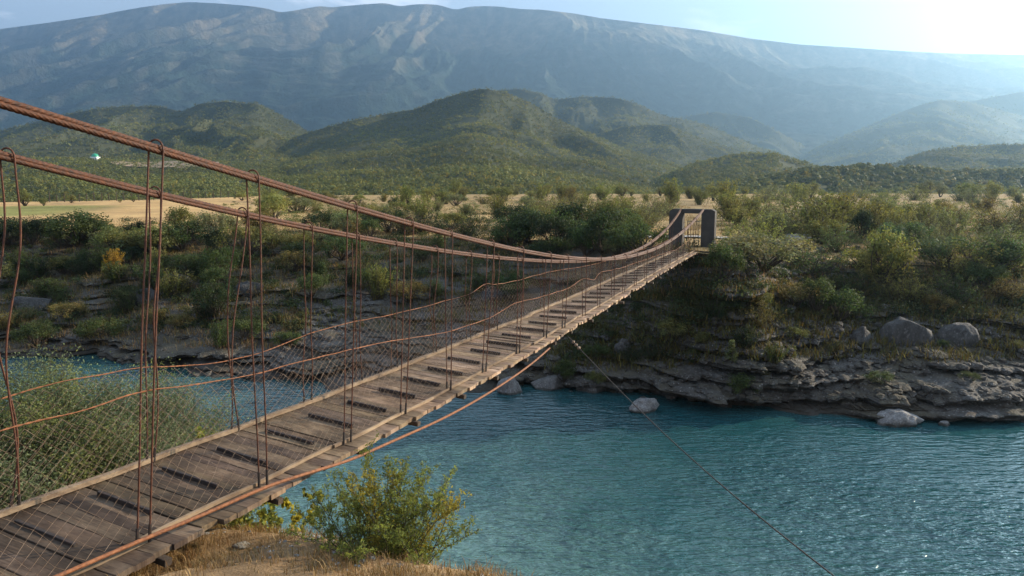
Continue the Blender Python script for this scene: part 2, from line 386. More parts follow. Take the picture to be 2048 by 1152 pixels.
li = np.floor(s_); bx = np.floor(GX / 1.15 + .8 * fbm(GX * .6, li * 5.1, 84, 2) + li * .37)          # vertical joints break each layer into blocks
yy = yy - (_hash(bx, li, 85) - .5) * .62 * rocky * (.5 + .9 * _hash(li, li * 0, 87)) - (_hash(np.floor(GX / .42 + .5 * li), np.floor(s_ * 2.3), 88) - .5) * .20 * rocky * sstep(.05, .2, GV) + (.22 * fbm(GX * .9, zz * 3.0, 83, 5) + .17 * ridged(GX * 1.1, zz * 4.6, 86, 4)) * rocky
bank_v = np.stack([GX, yy, zz], -1).reshape(-1, 3); bank_f = grid_faces(len(xs), nv)
cover = np.clip((.95 - rocky) * 1.1 + .35 * fbm(GX * .25, yy * .3, 91, 3), 0, 1)
wet = 1 - sstep(.02, .075, GV + .02 * fbm(GX * .8, GV * 9, 93, 3))
bt = np.stack([cover, wet, np.zeros_like(wet)], -1).reshape(-1, 3)
far_bank = link('far_bank', mesh_np('far_bank', bank_v, bank_f, [M_ROCK], True, bt))
tag(far_bank, 'layered grey rock river bank rising from the water below the plain', 'river bank', kind='structure')

# plain behind the bank, out to the foot of the mountain
xp = np.sinh(np.linspace(-7.2, 7.2, 260)) * 4300 / math.sinh(7.2) + 0
xp = np.unique(np.concatenate([xp[np.abs(xp) > 45], np.arange(-45, 45.1, .45)]))
dp = np.concatenate([[0, .5, 1, 1.6], np.geomspace(2.3, 6000, 150)])
PX, PD = np.meshgrid(xp, dp, indexing='ij')
PY = Yt(np.clip(xp, -400, 400))[:, None] - .6 + PD
def plain_z(X, Y):
    yb = Yt(np.clip(X, -400, 400)); z0 = Zt(np.clip(X, -400, 400)); t = sstep(0, 16, Y - yb)
    z = z0 * (1 - t) + 6.15 * t - .06 * (1 - sstep(0, 1.2, Y - yb)) + (.16 * fbm(X * .11, Y * .11, 101, 3) + .07 * fbm(X * .5, Y * .5, 102, 3)) * sstep(0, 3, Y - yb)
    q = X / np.maximum(Y, 1)
    ye = np.interp(q, [-.9, -.69, -.49, -.3, 0, .7], [135, 142, 165, 215, 250, 262])
    return z - 10 * sstep(0, 120, Y - ye)
PZ = plain_z(PX, PY)
q = PX / np.maximum(PY, 1)
strip = sstep(0, 6, PY - (84 + 1.2 * fbm(PX * .1, 1.1, 7, 2))) * (1 - sstep(0, 9, PY - (121 - (PX + 70) * .12))) * (1 - sstep(-58, -48, PX + (PY - 84) * .3)) * sstep(-90, -78, PX)
pt = np.ones(PX.shape + (3,)); gcol = np.array([.45, .66, .46])
pt = pt * (1 - strip[..., None]) + gcol * strip[..., None]
scr = sstep(-.36, -.2, q) * (1 - .0 * q)
pt = pt * (1 - scr[..., None] * np.array([.42, .36, .34]) * (.55 + .45 * sstep(-.3, .3, fbm(PX * .12, PY * .12, 9, 4)))[..., None])
plain_v = np.stack([PX, PY, PZ], -1).reshape(-1, 3); plain_f = grid_faces(len(xp), len(dp))
plain = link('field', mesh_np('field', plain_v, plain_f, [M_PLAIN], True, pt.reshape(-1, 3)))
tag(plain, 'dry golden field on the plain beyond the river', 'field', kind='structure')

# near bank, on which the camera stands
EX = [-300, -60, -30, -20, -12, -8, -6, -4.5, -3.6, -2.8, -1.5, -.2, 1.5, 4, 8, 20, 60, 300]
EY = [60, 30, 20, 17.5, 14.8, 12.6, 11.3, 10.3, 9.9, 9.3, 8.45, 7.1, 4.9, 3.2, 1.5, -4, -20, -90]
def near_z(X, Y):
    e = np.interp(X, EX, EY) + .22 * fbm(X * .9, 1.7, 201, 3)
    zf = 8.3 - .305 * np.clip(Y, -3, 40) + .09 * fbm(X * .7, Y * .7, 202, 4) + .03 * fbm(X * 3, Y * 3, 203, 3)
    zf = np.maximum(zf, 3.2)
    dd = Y - e
    drop = np.where(dd > 0, dd * 1.35 + .25 * sstep(0, .35, dd) + .22 * fbm(X * 1.6, Y * 1.6, 204, 4) * sstep(0, .4, dd), 0)
    z = zf - .12 * sstep(-.8, 0, dd) - drop
    a_, o_ = X * .39667 + Y * .91796, X * -.91796 + Y * .39667                    # keep clear of the deck
    under = sstep(5.75, 6.1, o_) * (1 - sstep(8.3, 9.3, o_)) * (1 - sstep(11, 13, a_))
    return np.maximum(z * (1 - under) + np.minimum(z, 5.72 + .05 * fbm(X * 2, Y * 2, 205, 3)) * under, -1.6)
xn = np.unique(np.concatenate([-10 - (np.exp(np.linspace(0, 6, 40)) - 1) * 10.5, np.arange(-10, 4, .07), 4 + (np.exp(np.linspace(0, 6, 40)) - 1) * 10.5]))
yn = np.unique(np.concatenate([-(np.exp(np.linspace(0, 5, 26)) - 1) * 4.4, np.arange(0, 5, .25), np.arange(5, 16, .07), np.arange(16, 90, 1.5)]))
NX, NY = np.meshgrid(xn, yn, indexing='ij'); NZ = near_z(NX, NY)
near_bank = link('near_bank', mesh_np('near_bank', np.stack([NX, NY, NZ], -1).reshape(-1, 3), grid_faces(len(xn), len(yn)), [M_BANKSOIL], True, np.ones((NX.size, 3))))
tag(near_bank, 'dry earth bank with brown grass below the bridge', 'river bank', kind='structure')

# water
wx = np.unique(np.concatenate([np.linspace(-900, -60, 40), np.arange(-60, 60, .8), np.linspace(60, 900, 40)])); wy = np.unique(np.concatenate([np.linspace(-300, -10, 25), np.arange(-10, 70, .8), np.linspace(70, 260, 25)]))
WX, WY = np.meshgrid(wx, wy, indexing='ij')
ed = WY - np.interp(WX, EX, EY)
silt = np.exp(-np.clip(ed - 6, 0, None) / 8.5) * .9 * (1 - sstep(0, 12, WX) * .45)
fl = Yw(WX) - WY
silt = np.maximum(silt, .22 * np.exp(-np.clip(fl, 0, None) / 2.0))
calm = .25 + .75 * sstep(1.0, 9, fl) * (1 - .35 * np.exp(-np.clip(ed - 3, 0, None) / 5))
wtint = np.stack([silt, calm, np.zeros_like(silt)], -1)
water = link('river_water', mesh_np('river_water', np.stack([WX, WY, np.zeros_like(WX)], -1).reshape(-1, 3), grid_faces(len(wx), len(wy)), [M_WATER], True, wtint.reshape(-1, 3)))
tag(water, 'turquoise river water with wind ripples flowing under the bridge', 'river', kind='structure')

# gravel track behind the far tower
def strip_mesh(name, pts, width, mat, lift=.03, zf=None):
    pts = np.asarray(pts, float); n = 60
    t = np.linspace(0, 1, n); tt = np.linspace(0, 1, len(pts))
    c = np.stack([np.interp(t, tt, pts[:, k]) for k in range(2)], -1)
    tn = np.gradient(c, axis=0); tn /= np.linalg.norm(tn, axis=1)[:, None]; nr = np.stack([-tn[:, 1], tn[:, 0]], -1)
    rows = []
    for k in np.linspace(-1, 1, 7):
        xy = c + nr * (width / 2 * k * (1 + .25 * fbm(t * 9, k, 5, 2)))[:, None]
        rows.append(np.stack([xy[:, 0], xy[:, 1], zf(xy[:, 0], xy[:, 1]) + lift], -1))
    v = np.stack(rows, 1)
    return link(name, mesh_np(name, v.reshape(-1, 3), grid_faces(n, 7), [mat], True, np.ones((n * 7, 3))))
trk = strip_mesh('path', [(4, 55), (9, 52.5), (14, 52), (19, 53.5), (26, 58)], 2.6, M_GRAVEL, .10, plain_z)
tag(trk, 'pale gravel track crossing behind the concrete tower', 'path', kind='structure')

# ------------------------------------------------------------------ hills
def hill(name, sky_pts, D, r0, zfoot, seed, ncol=260, nrow=90, lam=120., carve=.5, power=1.1, mat=None, back=.35, skew=0., rough=.0, wob=.08, tintf=None, wrp=.7, octv=4):
    sx, sy = np.array(sky_pts, float).T
    px = np.linspace(sx[0], sx[-1], ncol); py = np.interp(px, sx, sy)
    k = np.ones(9) / 9; py = np.convolve(np.pad(py, 4, 'edge'), k, 'valid')
    t = np.concatenate([np.linspace(0, 1, nrow), 1 + np.linspace(0, 1, 14)[1:]])
    RY = V_F[1] + V_U[1] * (576 - py) / FPX; RZ = V_F[2] + V_U[2] * (576 - py) / FPX
    dx = (px - 1024) / FPX / RY
    Dc = D * (1 + wob * fbm(px / 260., 4.4, seed, 3))
    zr = CAMZ + RZ / RY * Dc
    R = r0 + (Dc[:, None] - r0) * np.minimum(t, 1)[None] + np.maximum(t - 1, 0)[None] * D * back
    X = dx[:, None] * R
    T = np.minimum(t, 1)[None]
    q = (X - np.interp(px, [-100, 500, 1000, 1400, 2048], [-.8, -.6, -.1, .35, .75])[:, None] * skew * (D - R)) / lam
    vr = ridged(q + wrp * fbm(X / lam / 1.7, R / lam / 2.2, seed + 3, 3), R / lam * .28, seed + 7, octv, .5)
    val = np.clip(.5 - .62 * vr, 0, 1.3)
    env = np.sin(PI * np.clip(T, 0, 1) ** .8) ** .7
    S = T ** power * (1 - carve * val * env)
    Z = zfoot + (zr[:, None] - zfoot) * S - np.maximum(t - 1, 0)[None] ** 1.3 * (zr[:, None] - zfoot) * .9
    if rough: Z = Z + rough * fbm(X / lam * 4, R / lam * 4, seed + 9, 4) * env
    v = np.stack([X, R, Z], -1)
    tint = np.ones(v.shape) if tintf is None else tintf(X, R, Z, T, val, px)
    o = link(name, mesh_np(name, v.reshape(-1, 3), grid_faces(ncol, len(t)), [mat or M_HILL], True, tint.reshape(-1, 3)))
    return o, v

ICO_V = []; g_ = (1 + 5 ** .5) / 2
for a_, b_ in ((-1, g_), (1, g_), (-1, -g_), (1, -g_)): ICO_V += [(a_, b_, 0), (0, a_, b_), (b_, 0, a_)]
ICO_V = np.array(ICO_V, float); ICO_V /= np.linalg.norm(ICO_V[0])
_dm = np.linalg.norm(ICO_V[:, None] - ICO_V[None], axis=2); _e = _dm.min(where=_dm > .1, initial=9) * 1.05
ICO_F = []
for a_ in range(12):
    for b_ in range(a_ + 1, 12):
        for c_ in range(b_ + 1, 12):
            if _dm[a_, b_] < _e and _dm[b_, c_] < _e and _dm[a_, c_] < _e:
                nrm = np.cross(ICO_V[b_] - ICO_V[a_], ICO_V[c_] - ICO_V[a_])
                ICO_F.append((a_, b_, c_) if nrm @ ICO_V[a_] > 0 else (a_, c_, b_))
ICO_F = np.array(ICO_F)

def sample_grid(v, n, tmax_row=None, tmin=0, clear=.0, seed=0, lam=60., zexp=0):
    nu, nr = v.shape[:2]; out = []; got = 0
    area = np.linalg.norm(np.cross(v[1:, :-1] - v[:-1, :-1], v[:-1, 1:] - v[:-1, :-1]), axis=2)
    if tmax_row: area[:, tmax_row:] = 0
    if tmin: area[:, :tmin] = 0
    if zexp: area = area * (1 / np.maximum(v[:-1, :-1, 1], 1)) ** zexp
    pr = (area / area.sum()).ravel()
    id_ = rng.choice(pr.size, int(n * 1.6), p=pr); i, j = np.unravel_index(id_, area.shape)
    a, b = rng.random(len(i))[:, None], rng.random(len(i))[:, None]
    p = (v[i, j] * (1 - a) + v[i + 1, j] * a) * (1 - b) + (v[i, j + 1] * (1 - a) + v[i + 1, j + 1] * a) * b
    keep = fbm(p[:, 0] / lam, p[:, 1] / lam, 300 + seed, 3) > -1 + clear
    return p[keep][:n]
TINTS = np.array([(.82, .9, .78), (1.0, 1.05, .85), (1.25, 1.18, .78), (.72, .84, .76), (1.4, 1.2, .72)])
def forest(name, pts, rmin, rmax, seed, label, detail=0, yellow=.2):
    n = len(pts)
    rad = rmin + (rmax - rmin) * rng.random(n) ** 1.8
    pick = rng.random(n); pat = fbm(pts[:, 0] / 90, pts[:, 1] / 90, 400 + seed, 3)
    idx = np.where(pick < .40, 0, np.where(pick < .66 + .3 * pat, 1, np.where(pick < .84 + .2 * pat, 3, np.where(pick < 1 - yellow * .18, 2, 4))))
    tn = TINTS[idx] * (.9 + .2 * rng.random((n, 1))) * (1.04 + .5 * fbm(pts[:, 0] / 60, pts[:, 1] / 60, 410 + seed, 4))[:, None]
    if not detail:
        V = ICO_V[None] * (1 + .38 * (rng.random((n, 12, 1)) - .5) * 2) * rad[:, None, None] * np.array([1, 1, 1.1])
        V = V + pts[:, None] + np.array([0, 0, .55]) * rad[:, None, None]
        F = (ICO_F[None] + (np.arange(n) * 12)[:, None, None]).reshape(-1, 3)
        me = mesh_np(name, V.reshape(-1, 3), F, [M_FOREST], False, np.repeat(tn, 12, 0))
    else:
        m = detail
        d = rng.normal(size=(n, m, 3)); d /= np.linalg.norm(d, axis=2)[..., None]; d[..., 2] = np.abs(d[..., 2]) * 1.15 - .25
        c = pts[:, None] + d * rad[:, None, None] * (.55 + .55 * rng.random((n, m, 1))) + np.array([0, 0, .6]) * rad[:, None, None]
        nn = d + .4 * rng.normal(size=d.shape) + np.array([0, 0, .2]); nn /= np.linalg.norm(nn, axis=2)[..., None]
        u = np.cross(nn, rng.normal(size=d.shape)); u /= np.linalg.norm(u, axis=2)[..., None]; w_ = np.cross(nn, u)
        s = rad[:, None, None] * (.22 + .2 * rng.random((n, m, 1)))
        V = np.stack([c - u * s, c + w_ * s * .7, c + u * s, c - w_ * s * .7], 2)
        F = np.arange(n * m * 4).reshape(-1, 4)
        me = mesh_np(name, V.reshape(-1, 3), F, [M_FOREST], False, np.repeat(tn, m * 4, 0))
    o = link(name, me); tag(o, label, 'forest', kind='stuff'); return o

def mtint(X, R, Z, T, val, px):
    # scrub, pale rock, dry summit grass; lit spurs and dark hollows put into the colour
    fine = fbm(X / 42, R / 80, 512, 5); band = fbm(X / 420, Z / 26., 514, 3)
    scree_lit = sstep(-.1, .75, (.42 - val) * .9 + fine * .75 + band * .35)
    bald = sstep(.70, .93, T + .12 * fbm(X / 240, R / 300., 513, 4))
    dark = np.array([.024, .042, .037]); rock = np.array([.125, .12, .10]); straw = np.array([.17, .145, .10])
    c = dark + (rock - dark) * (scree_lit * .62)[..., None]
    b2 = (bald * (.5 + .5 * sstep(-.3, .3, fine)))[..., None]
    return c * (1 - b2) + straw * b2
SK_M = [(-470, 262), (-340, 165), (-220, 105), (-110, 74), (0, 58), (100, 45), (200, 30), (240, 22), (280, 15), (330, 8), (380, 4), (440, 7), (500, 12), (535, 17), (560, 25), (590, 21), (610, 17), (640, 12), (662, 15), (690, 12), (735, 8), (770, 6), (800, 13), (825, 9), (850, 8), (880, 10), (910, 20), (935, 14), (960, 12), (1000, 13), (1030, 17), (1060, 19), (1080, 19), (1150, 27), (1200, 36), (1300, 48), (1400, 60), (1500, 77), (1600, 89), (1700, 95), (1800, 102), (1900, 107), (2048, 110), (2150, 116), (2280, 140), (2400, 190), (2500, 255)]
mount, mv = hill('mountain', SK_M, 4500, 2300, 30, 501, ncol=1250, nrow=330, lam=430., carve=.64, power=.86, mat=M_MOUNT, rough=16., wob=.10, tintf=mtint, wrp=.35, skew=1., octv=6)
tag(mount, 'long bare mountain ridge behind the forested hills', 'mountain', kind='structure')

H = {}
HILLS = [
 ('A', [(330, 392), (380, 345), (450, 308), (520, 295), (560, 287), (620, 264), (700, 242), (800, 223), (830, 219), (870, 202), (930, 184), (965, 177), (1010, 184), (1060, 206), (1100, 231), (1150, 256), (1200, 276), (1250, 301), (1320, 320), (1370, 336), (1430, 354), (1500, 375), (1580, 392)], 950, 300, -3.5, 601, dict(lam=125, carve=.72, power=.95, ncol=520, nrow=170, skew=.6), 34000),
 ('A2', [(900, 215), (960, 190), (1000, 180), (1040, 178), (1080, 186), (1110, 200), (1170, 193), (1230, 196), (1270, 206), (1330, 233), (1400, 246), (1450, 266), (1520, 296), (1570, 312), (1630, 335), (1700, 360)], 1800, 1000, 10, 611, dict(lam=130, carve=.62, ncol=360, nrow=120), 13000),
 ('A3', [(1100, 320), (1180, 278), (1200, 268), (1250, 253), (1300, 249), (1340, 252), (1380, 270), (1440, 290), (1480, 305), (1540, 322), (1620, 350)], 1300, 800, 0, 621, dict(lam=100, carve=.6, ncol=320, nrow=110), 10000),
 ('A4', [(1240, 392), (1330, 352), (1400, 324), (1480, 309), (1540, 307), (1590, 321), (1640, 336), (1700, 352), (1780, 376)], 600, 330, -3.5, 631, dict(lam=70, carve=.55, ncol=320, nrow=100), 8000),
 ('C', [(-420, 352), (-280, 318), (-160, 288), (-60, 275), (0, 262), (60, 247), (120, 232), (200, 216), (260, 213), (320, 213), (345, 219), (365, 224), (400, 207), (450, 203), (490, 208), (515, 206), (560, 231), (610, 260), (680, 300)], 1300, 690, 14, 641, dict(lam=115, carve=.85, power=.85, ncol=520, nrow=160), 28000),
 ('C0', [(-420, 376), (-280, 358), (-160, 345), (-60, 338), (0, 330), (60, 318), (120, 317), (190, 320), (300, 323), (420, 320), (470, 327), (560, 338), (640, 356), (720, 376), (780, 395)], 640, 250, -3.5, 651, dict(lam=90, carve=.42, power=.9, ncol=360, nrow=110), 16000),
 ('B', [(1500, 360), (1560, 338), (1600, 316), (1640, 293), (1700, 267), (1760, 242), (1830, 213), (1880, 200), (1940, 205), (2000, 221), (2048, 232), (2150, 247), (2300, 290), (2420, 340)], 2400, 1200, 0, 661, dict(lam=190, carve=.6, ncol=360, nrow=120), 11000),
 ('B2', [(1840, 240), (1900, 212), (1940, 203), (2048, 183), (2150, 165), (2280, 200), (2420, 290)], 2700, 2100, 20, 671, dict(lam=260, carve=.4), 3000),
 ('B3', [(1700, 362), (1740, 350), (1780, 332), (1850, 304), (1920, 293), (2048, 289), (2150, 287), (2260, 305), (2380, 345)], 800, 450, -3.5, 681, dict(lam=80, carve=.55), 8000),
 ('E', [(1260, 262), (1350, 237), (1430, 224), (1500, 236), (1560, 265), (1620, 300), (1680, 325)], 2700, 1900, 10, 691, dict(lam=240, carve=.5), 3500),
 ('R', [(1400, 388), (1440, 379), (1490, 367), (1560, 354), (1640, 341), (1740, 338), (1830, 343), (1900, 351), (1980, 349), (2048, 348), (2150, 348), (2260, 354), (2400, 372)], 400, 285, -3.6, 701, dict(lam=60, carve=.35), 3600)]
HLAB = {'A': ('tall dark green hill in the middle beyond the plain', 'dense scrub forest covering the tall middle hill'), 'A2': ('rounded hill just behind the tall middle hill', 'hazy scrub forest on the hill behind the tall middle hill'),
 'A3': ('small rounded hill at the right flank of the middle hill', 'sunlit scrub forest on the small rounded hill right of the middle hill'), 'A4': ('low wooded spur at the right foot of the middle hill', 'scrub forest on the low spur at the foot of the middle hill'),
 'C': ('rugged sunlit green hills at left below the mountain', 'sunlit scrub forest over the rugged left hills'), 'C0': ('low dark slope at left between the field and the rugged hills', 'dark forest on the low slope behind the golden field'),
 'B': ('big hazy blue hill at the right', 'faded scrub forest on the big hazy right hill'), 'B2': ('faint hill shoulder behind the big hazy right hill', 'faint scrub forest on the shoulder behind the hazy right hill'),
 'B3': ('low hazy hill at right in front of the big blue hill', 'hazy scrub forest on the low right hill'), 'E': ('faint foothill at the base of the mountain', 'faint forest on the foothill below the mountain'), 'R': ('long low wooded rise behind the right plain', 'tree belt along the long low rise behind the right plain')}
for key, sk, D, r0, zf, sd, kw, nt in HILLS:
    o, v = hill('hill', sk, D, r0, zf, sd, **kw); H[key] = v
    tag(o, HLAB[key][0], 'hill', kind='structure')
    nr = kw.get('nrow', 90)
    pts = sample_grid(v, nt, tmax_row=nr + 3, clear=.5 if key in 'CB' else .42, seed=sd, lam=D / 16, zexp=1.0)
    sc = max(1, D / 1000) ** .9
    if key == 'R': forest('hillside_forest', pts, 1.2, 2.9, sd, HLAB[key][1], detail=40, yellow=.5)
    elif key in ('A4', 'C0', 'B3'): forest('hillside_forest', pts, 1.0, 2.1, sd, HLAB[key][1], detail=16, yellow=.3)
    elif key == 'A': forest('hillside_forest', pts, 1.0, 2.6, sd, HLAB[key][1], detail=12, yellow=.25)
    else: forest('hillside_forest', pts, 1.1 * sc, 2.7 * sc, sd, HLAB[key][1], detail=10, yellow=.2)
# ------------------------------------------------------------------ the suspension bridge
BD = ray(1670, HZN); BD[2] = 0; BD /= np.linalg.norm(BD); BP = np.array([-BD[1], BD[0], 0.])
A_T = 40.0
def pl(a, o, z): return np.array(np.broadcast_arrays(a, o, z)).T @ np.stack([BD, BP, [0, 0, 1.]]) if np.ndim(a) or np.ndim(o) or np.ndim(z) else BD * a + BP * o + np.array([0, 0, z])
ON = lambda a: 6.40 + (np.asarray(a, float) - 5) / 35 * (6.284 - 6.40)
OF = lambda a: 8.00 + (np.asarray(a, float) - 5) / 35 * (7.461 - 8.00)
def unproj(pts, side):
    """photo points on the near (0) or far (1) side of the deck -> (along, height)"""
    o0, o1 = ((6.40, 6.284), (8.00, 7.461))[side]; P0 = BD * 5 + BP * o0; P1 = BD * 40 + BP * o1
    n = np.array([-(P1 - P0)[1], (P1 - P0)[0], 0]); res = []
    for x, y in pts:
        r = ray(x, y); qq = r * (n @ P0) / (n @ r); res.append((qq @ BD, qq[2] + CAMZ))
    return np.array(res)
def fitz(pts, side, deg, ext=None):
    q_ = unproj(pts, side); 
    if ext is not None: q_ = np.concatenate([q_, ext])
    c = np.polyfit(q_[:, 0], q_[:, 1], deg); return lambda a: np.polyval(c, a)
ZN = fitz([(285, 1092), (525, 972), (693, 880), (805, 828), (897, 778), (967, 748), (1035, 712), (1110, 668), (1200, 606), (1265, 574), (1306, 551), (1402, 497)], 0, 3)
ZF = fitz([(0, 1034), (110, 989), (300, 934), (470, 862), (615, 812), (717, 766), (940, 684), (1066, 626), (1200, 571), (1300, 525), (1360, 499)], 1, 3)
CN = fitz([(0, 207), (150, 247), (312, 298), (505, 357), (705, 415), (818, 446), (897, 467), (982, 489), (1042, 502), (1100, 510), (1180, 520), (1280, 508), (1330, 487), (1370, 460), (1407, 419)], 0, 4)
CF = fitz([(14, 315), (310, 387), (485, 428), (617, 455), (712, 475), (787, 487), (870, 500), (938, 510), (1015, 516), (1180, 521), (1250, 510), (1320, 470), (1362, 419)], 1, 4)
def deck_z(a, o):
    t = (o - ON(a)) / (OF(a) - ON(a)); return ZN(a) * (1 - t) + ZF(a) * t
bridge = empty('suspension_bridge', pl(0., 7.2, 6.2))
tag(bridge, 'old rusty suspension footbridge with worn plank deck and wire netting over the river', 'footbridge')
INV = -np.array(bridge.location)
class BGeo(Geo):
    def build(s, name, mats, parent=None, smooth=False):
        o = Geo.build(s, name, mats, parent or bridge, smooth); o.matrix_parent_inverse.identity()
        par = parent or bridge
        if par is bridge: o.location = INV
        return o

# deck planks: one mesh, each board with its own length, tilt, wear and tone
g = BGeo(); a = 0.4; pid = 0
while a < 40.2:
    wd = rng.uniform(.15, .27); c = a + wd / 2
    o0 = 6.17 - .05 * min(c, 20) / 20 + rng.normal(0, .018) - (rng.random() < .12) * rng.uniform(-.10, .05); o1 = float(OF(c)) + .12 + rng.normal(0, .03)
    if c < 7: o0 -= .05
    dz = rng.normal(0, .003); tl = rng.normal(0, .004); nseg = 9 if c < 22 else 4; h = .062
    oo = np.linspace(o0, o1, nseg + 1); hw = wd / 2 - (rng.uniform(.0012, .0042) if rng.random() < .86 else rng.uniform(.007, .014))
    sec = [(-hw, -h), (hw, -h), (hw, -.006), (hw - .005, 0), (-hw + .005, 0), (-hw, -.006)]
    sag = rng.normal(0, .006) * np.sin(np.linspace(0, PI, nseg + 1)); V = []; G = []
    for k, o in enumerate(oo):
        skew = rng.normal(0, .003)
        for u, v in sec:
            V.append(pl(c + u + skew, o, float(deck_z(c, min(max(o, 6.3), 8.0))) + v + dz + tl * u / hw * .5 + sag[k])); G.append((o + pid * 3.7, u, pid * 1.31))
    n6 = 6; F = [[k * 6 + j, k * 6 + (j + 1) % 6, (k + 1) * 6 + (j + 1) % 6, (k + 1) * 6 + j] for k in range(nseg) for j in range(6)]
    e = nseg * 6; F += [[3, 2, 1, 0], [5, 4, 3, 0], [e, e + 1, e + 2, e + 3], [e, e + 3, e + 4, e + 5]]
    tn = rng.uniform(.5, 1.25) * np.array([1, rng.uniform(.94, 1.03), rng.uniform(.86, 1.05)])
    tn = tn * (.46 + .68 * float(sstep(5, 14, c)))           # the boards near this bank are toned darker
    oc_ = np.repeat(oo, 6); tv = tn[None] * (1 + .45 * np.exp(-((oc_ - 7.12) / .38) ** 2) * rng.uniform(.4, 1.2) + .75 * (1 - sstep(6.3, 6.42, oc_)))[:, None]  # foot-worn pale middle; sunlight on the outer edge put into the tint
    g.add(V, F[:-4], tv, G)
    capv = V[:6] + V[-6:]; g.add(capv, [[3, 2, 1, 0], [5, 4, 3, 0], [6, 7, 8, 9], [6, 9, 10, 11]], tn * rng.uniform(1.5, 2.3), G[:6] + G[-6:])      # pale end grain; sunlight on the ends also put into the tint
    a += wd; pid += 1
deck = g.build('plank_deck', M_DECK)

# dark cleats across the boards
k0 = 3.80
while k0 < 39:
    g = BGeo(); oL, oR = 7.72 - .30 * min(1, (k0 - 4.7) / 6.5) + rng.normal(0, .03), 6.86 - .24 * min(1, (k0 - 4.7) / 6.5) + rng.normal(0, .03)
    cz = float(deck_z(k0, 7.1)); mid = pl(k0, (oL + oR) / 2, cz + .03)
    sl_ = (float(deck_z(k0, oL)) - float(deck_z(k0, oR))) / (oL - oR); ax = BP + np.array([0, 0, sl_]); ax /= np.linalg.norm(ax)
    ay = BD * .999 + BP * rng.normal(0, .02); az = np.cross(ax, ay)
    if az[2] < 0: az = -az
    g.box(mid, ax, ay, az, (oL - oR) / 2, .022, .034, ch=.005); g.build('cleat', M_DARKIRON); k0 += .912 + rng.normal(0, .02)

# kerb timbers along both edges
def kerb(side, name, seed):
    g = BGeo(); a0 = .5; r_ = np.random.default_rng(seed)
    while a0 < 39.6:
        ln = r_.uniform(2.2, 3.6); n = 7; aa = np.linspace(a0, min(a0 + ln, 39.8), n)
        oc = (ON(aa) + .02 if side == 0 else OF(aa) - .02) + r_.normal(0, .012); z = (ZN(aa) if side == 0 else ZF(aa)) + (.03 if side == 0 else .04)
        hw, hh = (.019, .022) if side == 0 else (.026, .028)
        drift = r_.normal(0, .02) * np.linspace(-1, 1, n)
        V, G = [], []
        for k in range(n):
            for u, v in ((-hw, -hh), (hw, -hh), (hw, hh), (-hw, hh)):
                V.append(pl(aa[k], oc[k] + u + drift[k], z[k] + v + .008 * math.sin(k * 1.7 + a0))); G.append((aa[k], u + v, a0))
        F = [[k * 4 + j, k * 4 + (j + 1) % 4, k * 4 + 4 + (j + 1) % 4, k * 4 + 4 + j] for k in range(n - 1) for j in range(4)] + [[3, 2, 1, 0], [n * 4 - 4, n * 4 - 3, n * 4 - 2, n * 4 - 1]]
        g.add(V, F, r_.uniform(.8, 1.25) * np.ones(3), G)
        if side == 1:                                        # a thinner rail lies outside it
            V2 = [np.array(v) + BP * .06 + np.array([0, 0, -.012 + r_.normal(0, .004)]) for v in V]; g.add(V2, F, r_.uniform(.6, .9) * np.ones(3), G)
        a0 += ln
    return g.build('kerb_timber', M_CURB)
kerb(0, '', 3); kerb(1, '', 4)

# main cables: bundles of four stranded ropes
def main_cable(side):
    g = BGeo(); O, Cc = (ON, CN) if side == 0 else (OF, CF)
    R = .0245
    for du, dv, tn in ((-.6, .75, 1.), (.75, 1.2, 1.05), (-1.05, -1.0, .85), (.7, -.75, .8)):
        aN = np.arange(-2.5, 15, .013 if side == 0 else .016); aF = np.arange(15, 40.02, .25)
        aa = np.concatenate([aN, aF]); aa = aa[aa >= (1.5 if side else 1.0)] if False else aa
        pts = pl(aa, O(aa) + du * R, Cc(aa) + dv * R + .012 * np.sin(aa * .9 + du * 3) * R / .027 * .25)
        g.tube(pts, R, 24, tn * np.ones(3), 6, .17, 2 * PI / .36 * (1 if dv > 0 else -1))
    return g.build('main_cable', M_CABLE, smooth=True)
main_cable(0); main_cable(1)

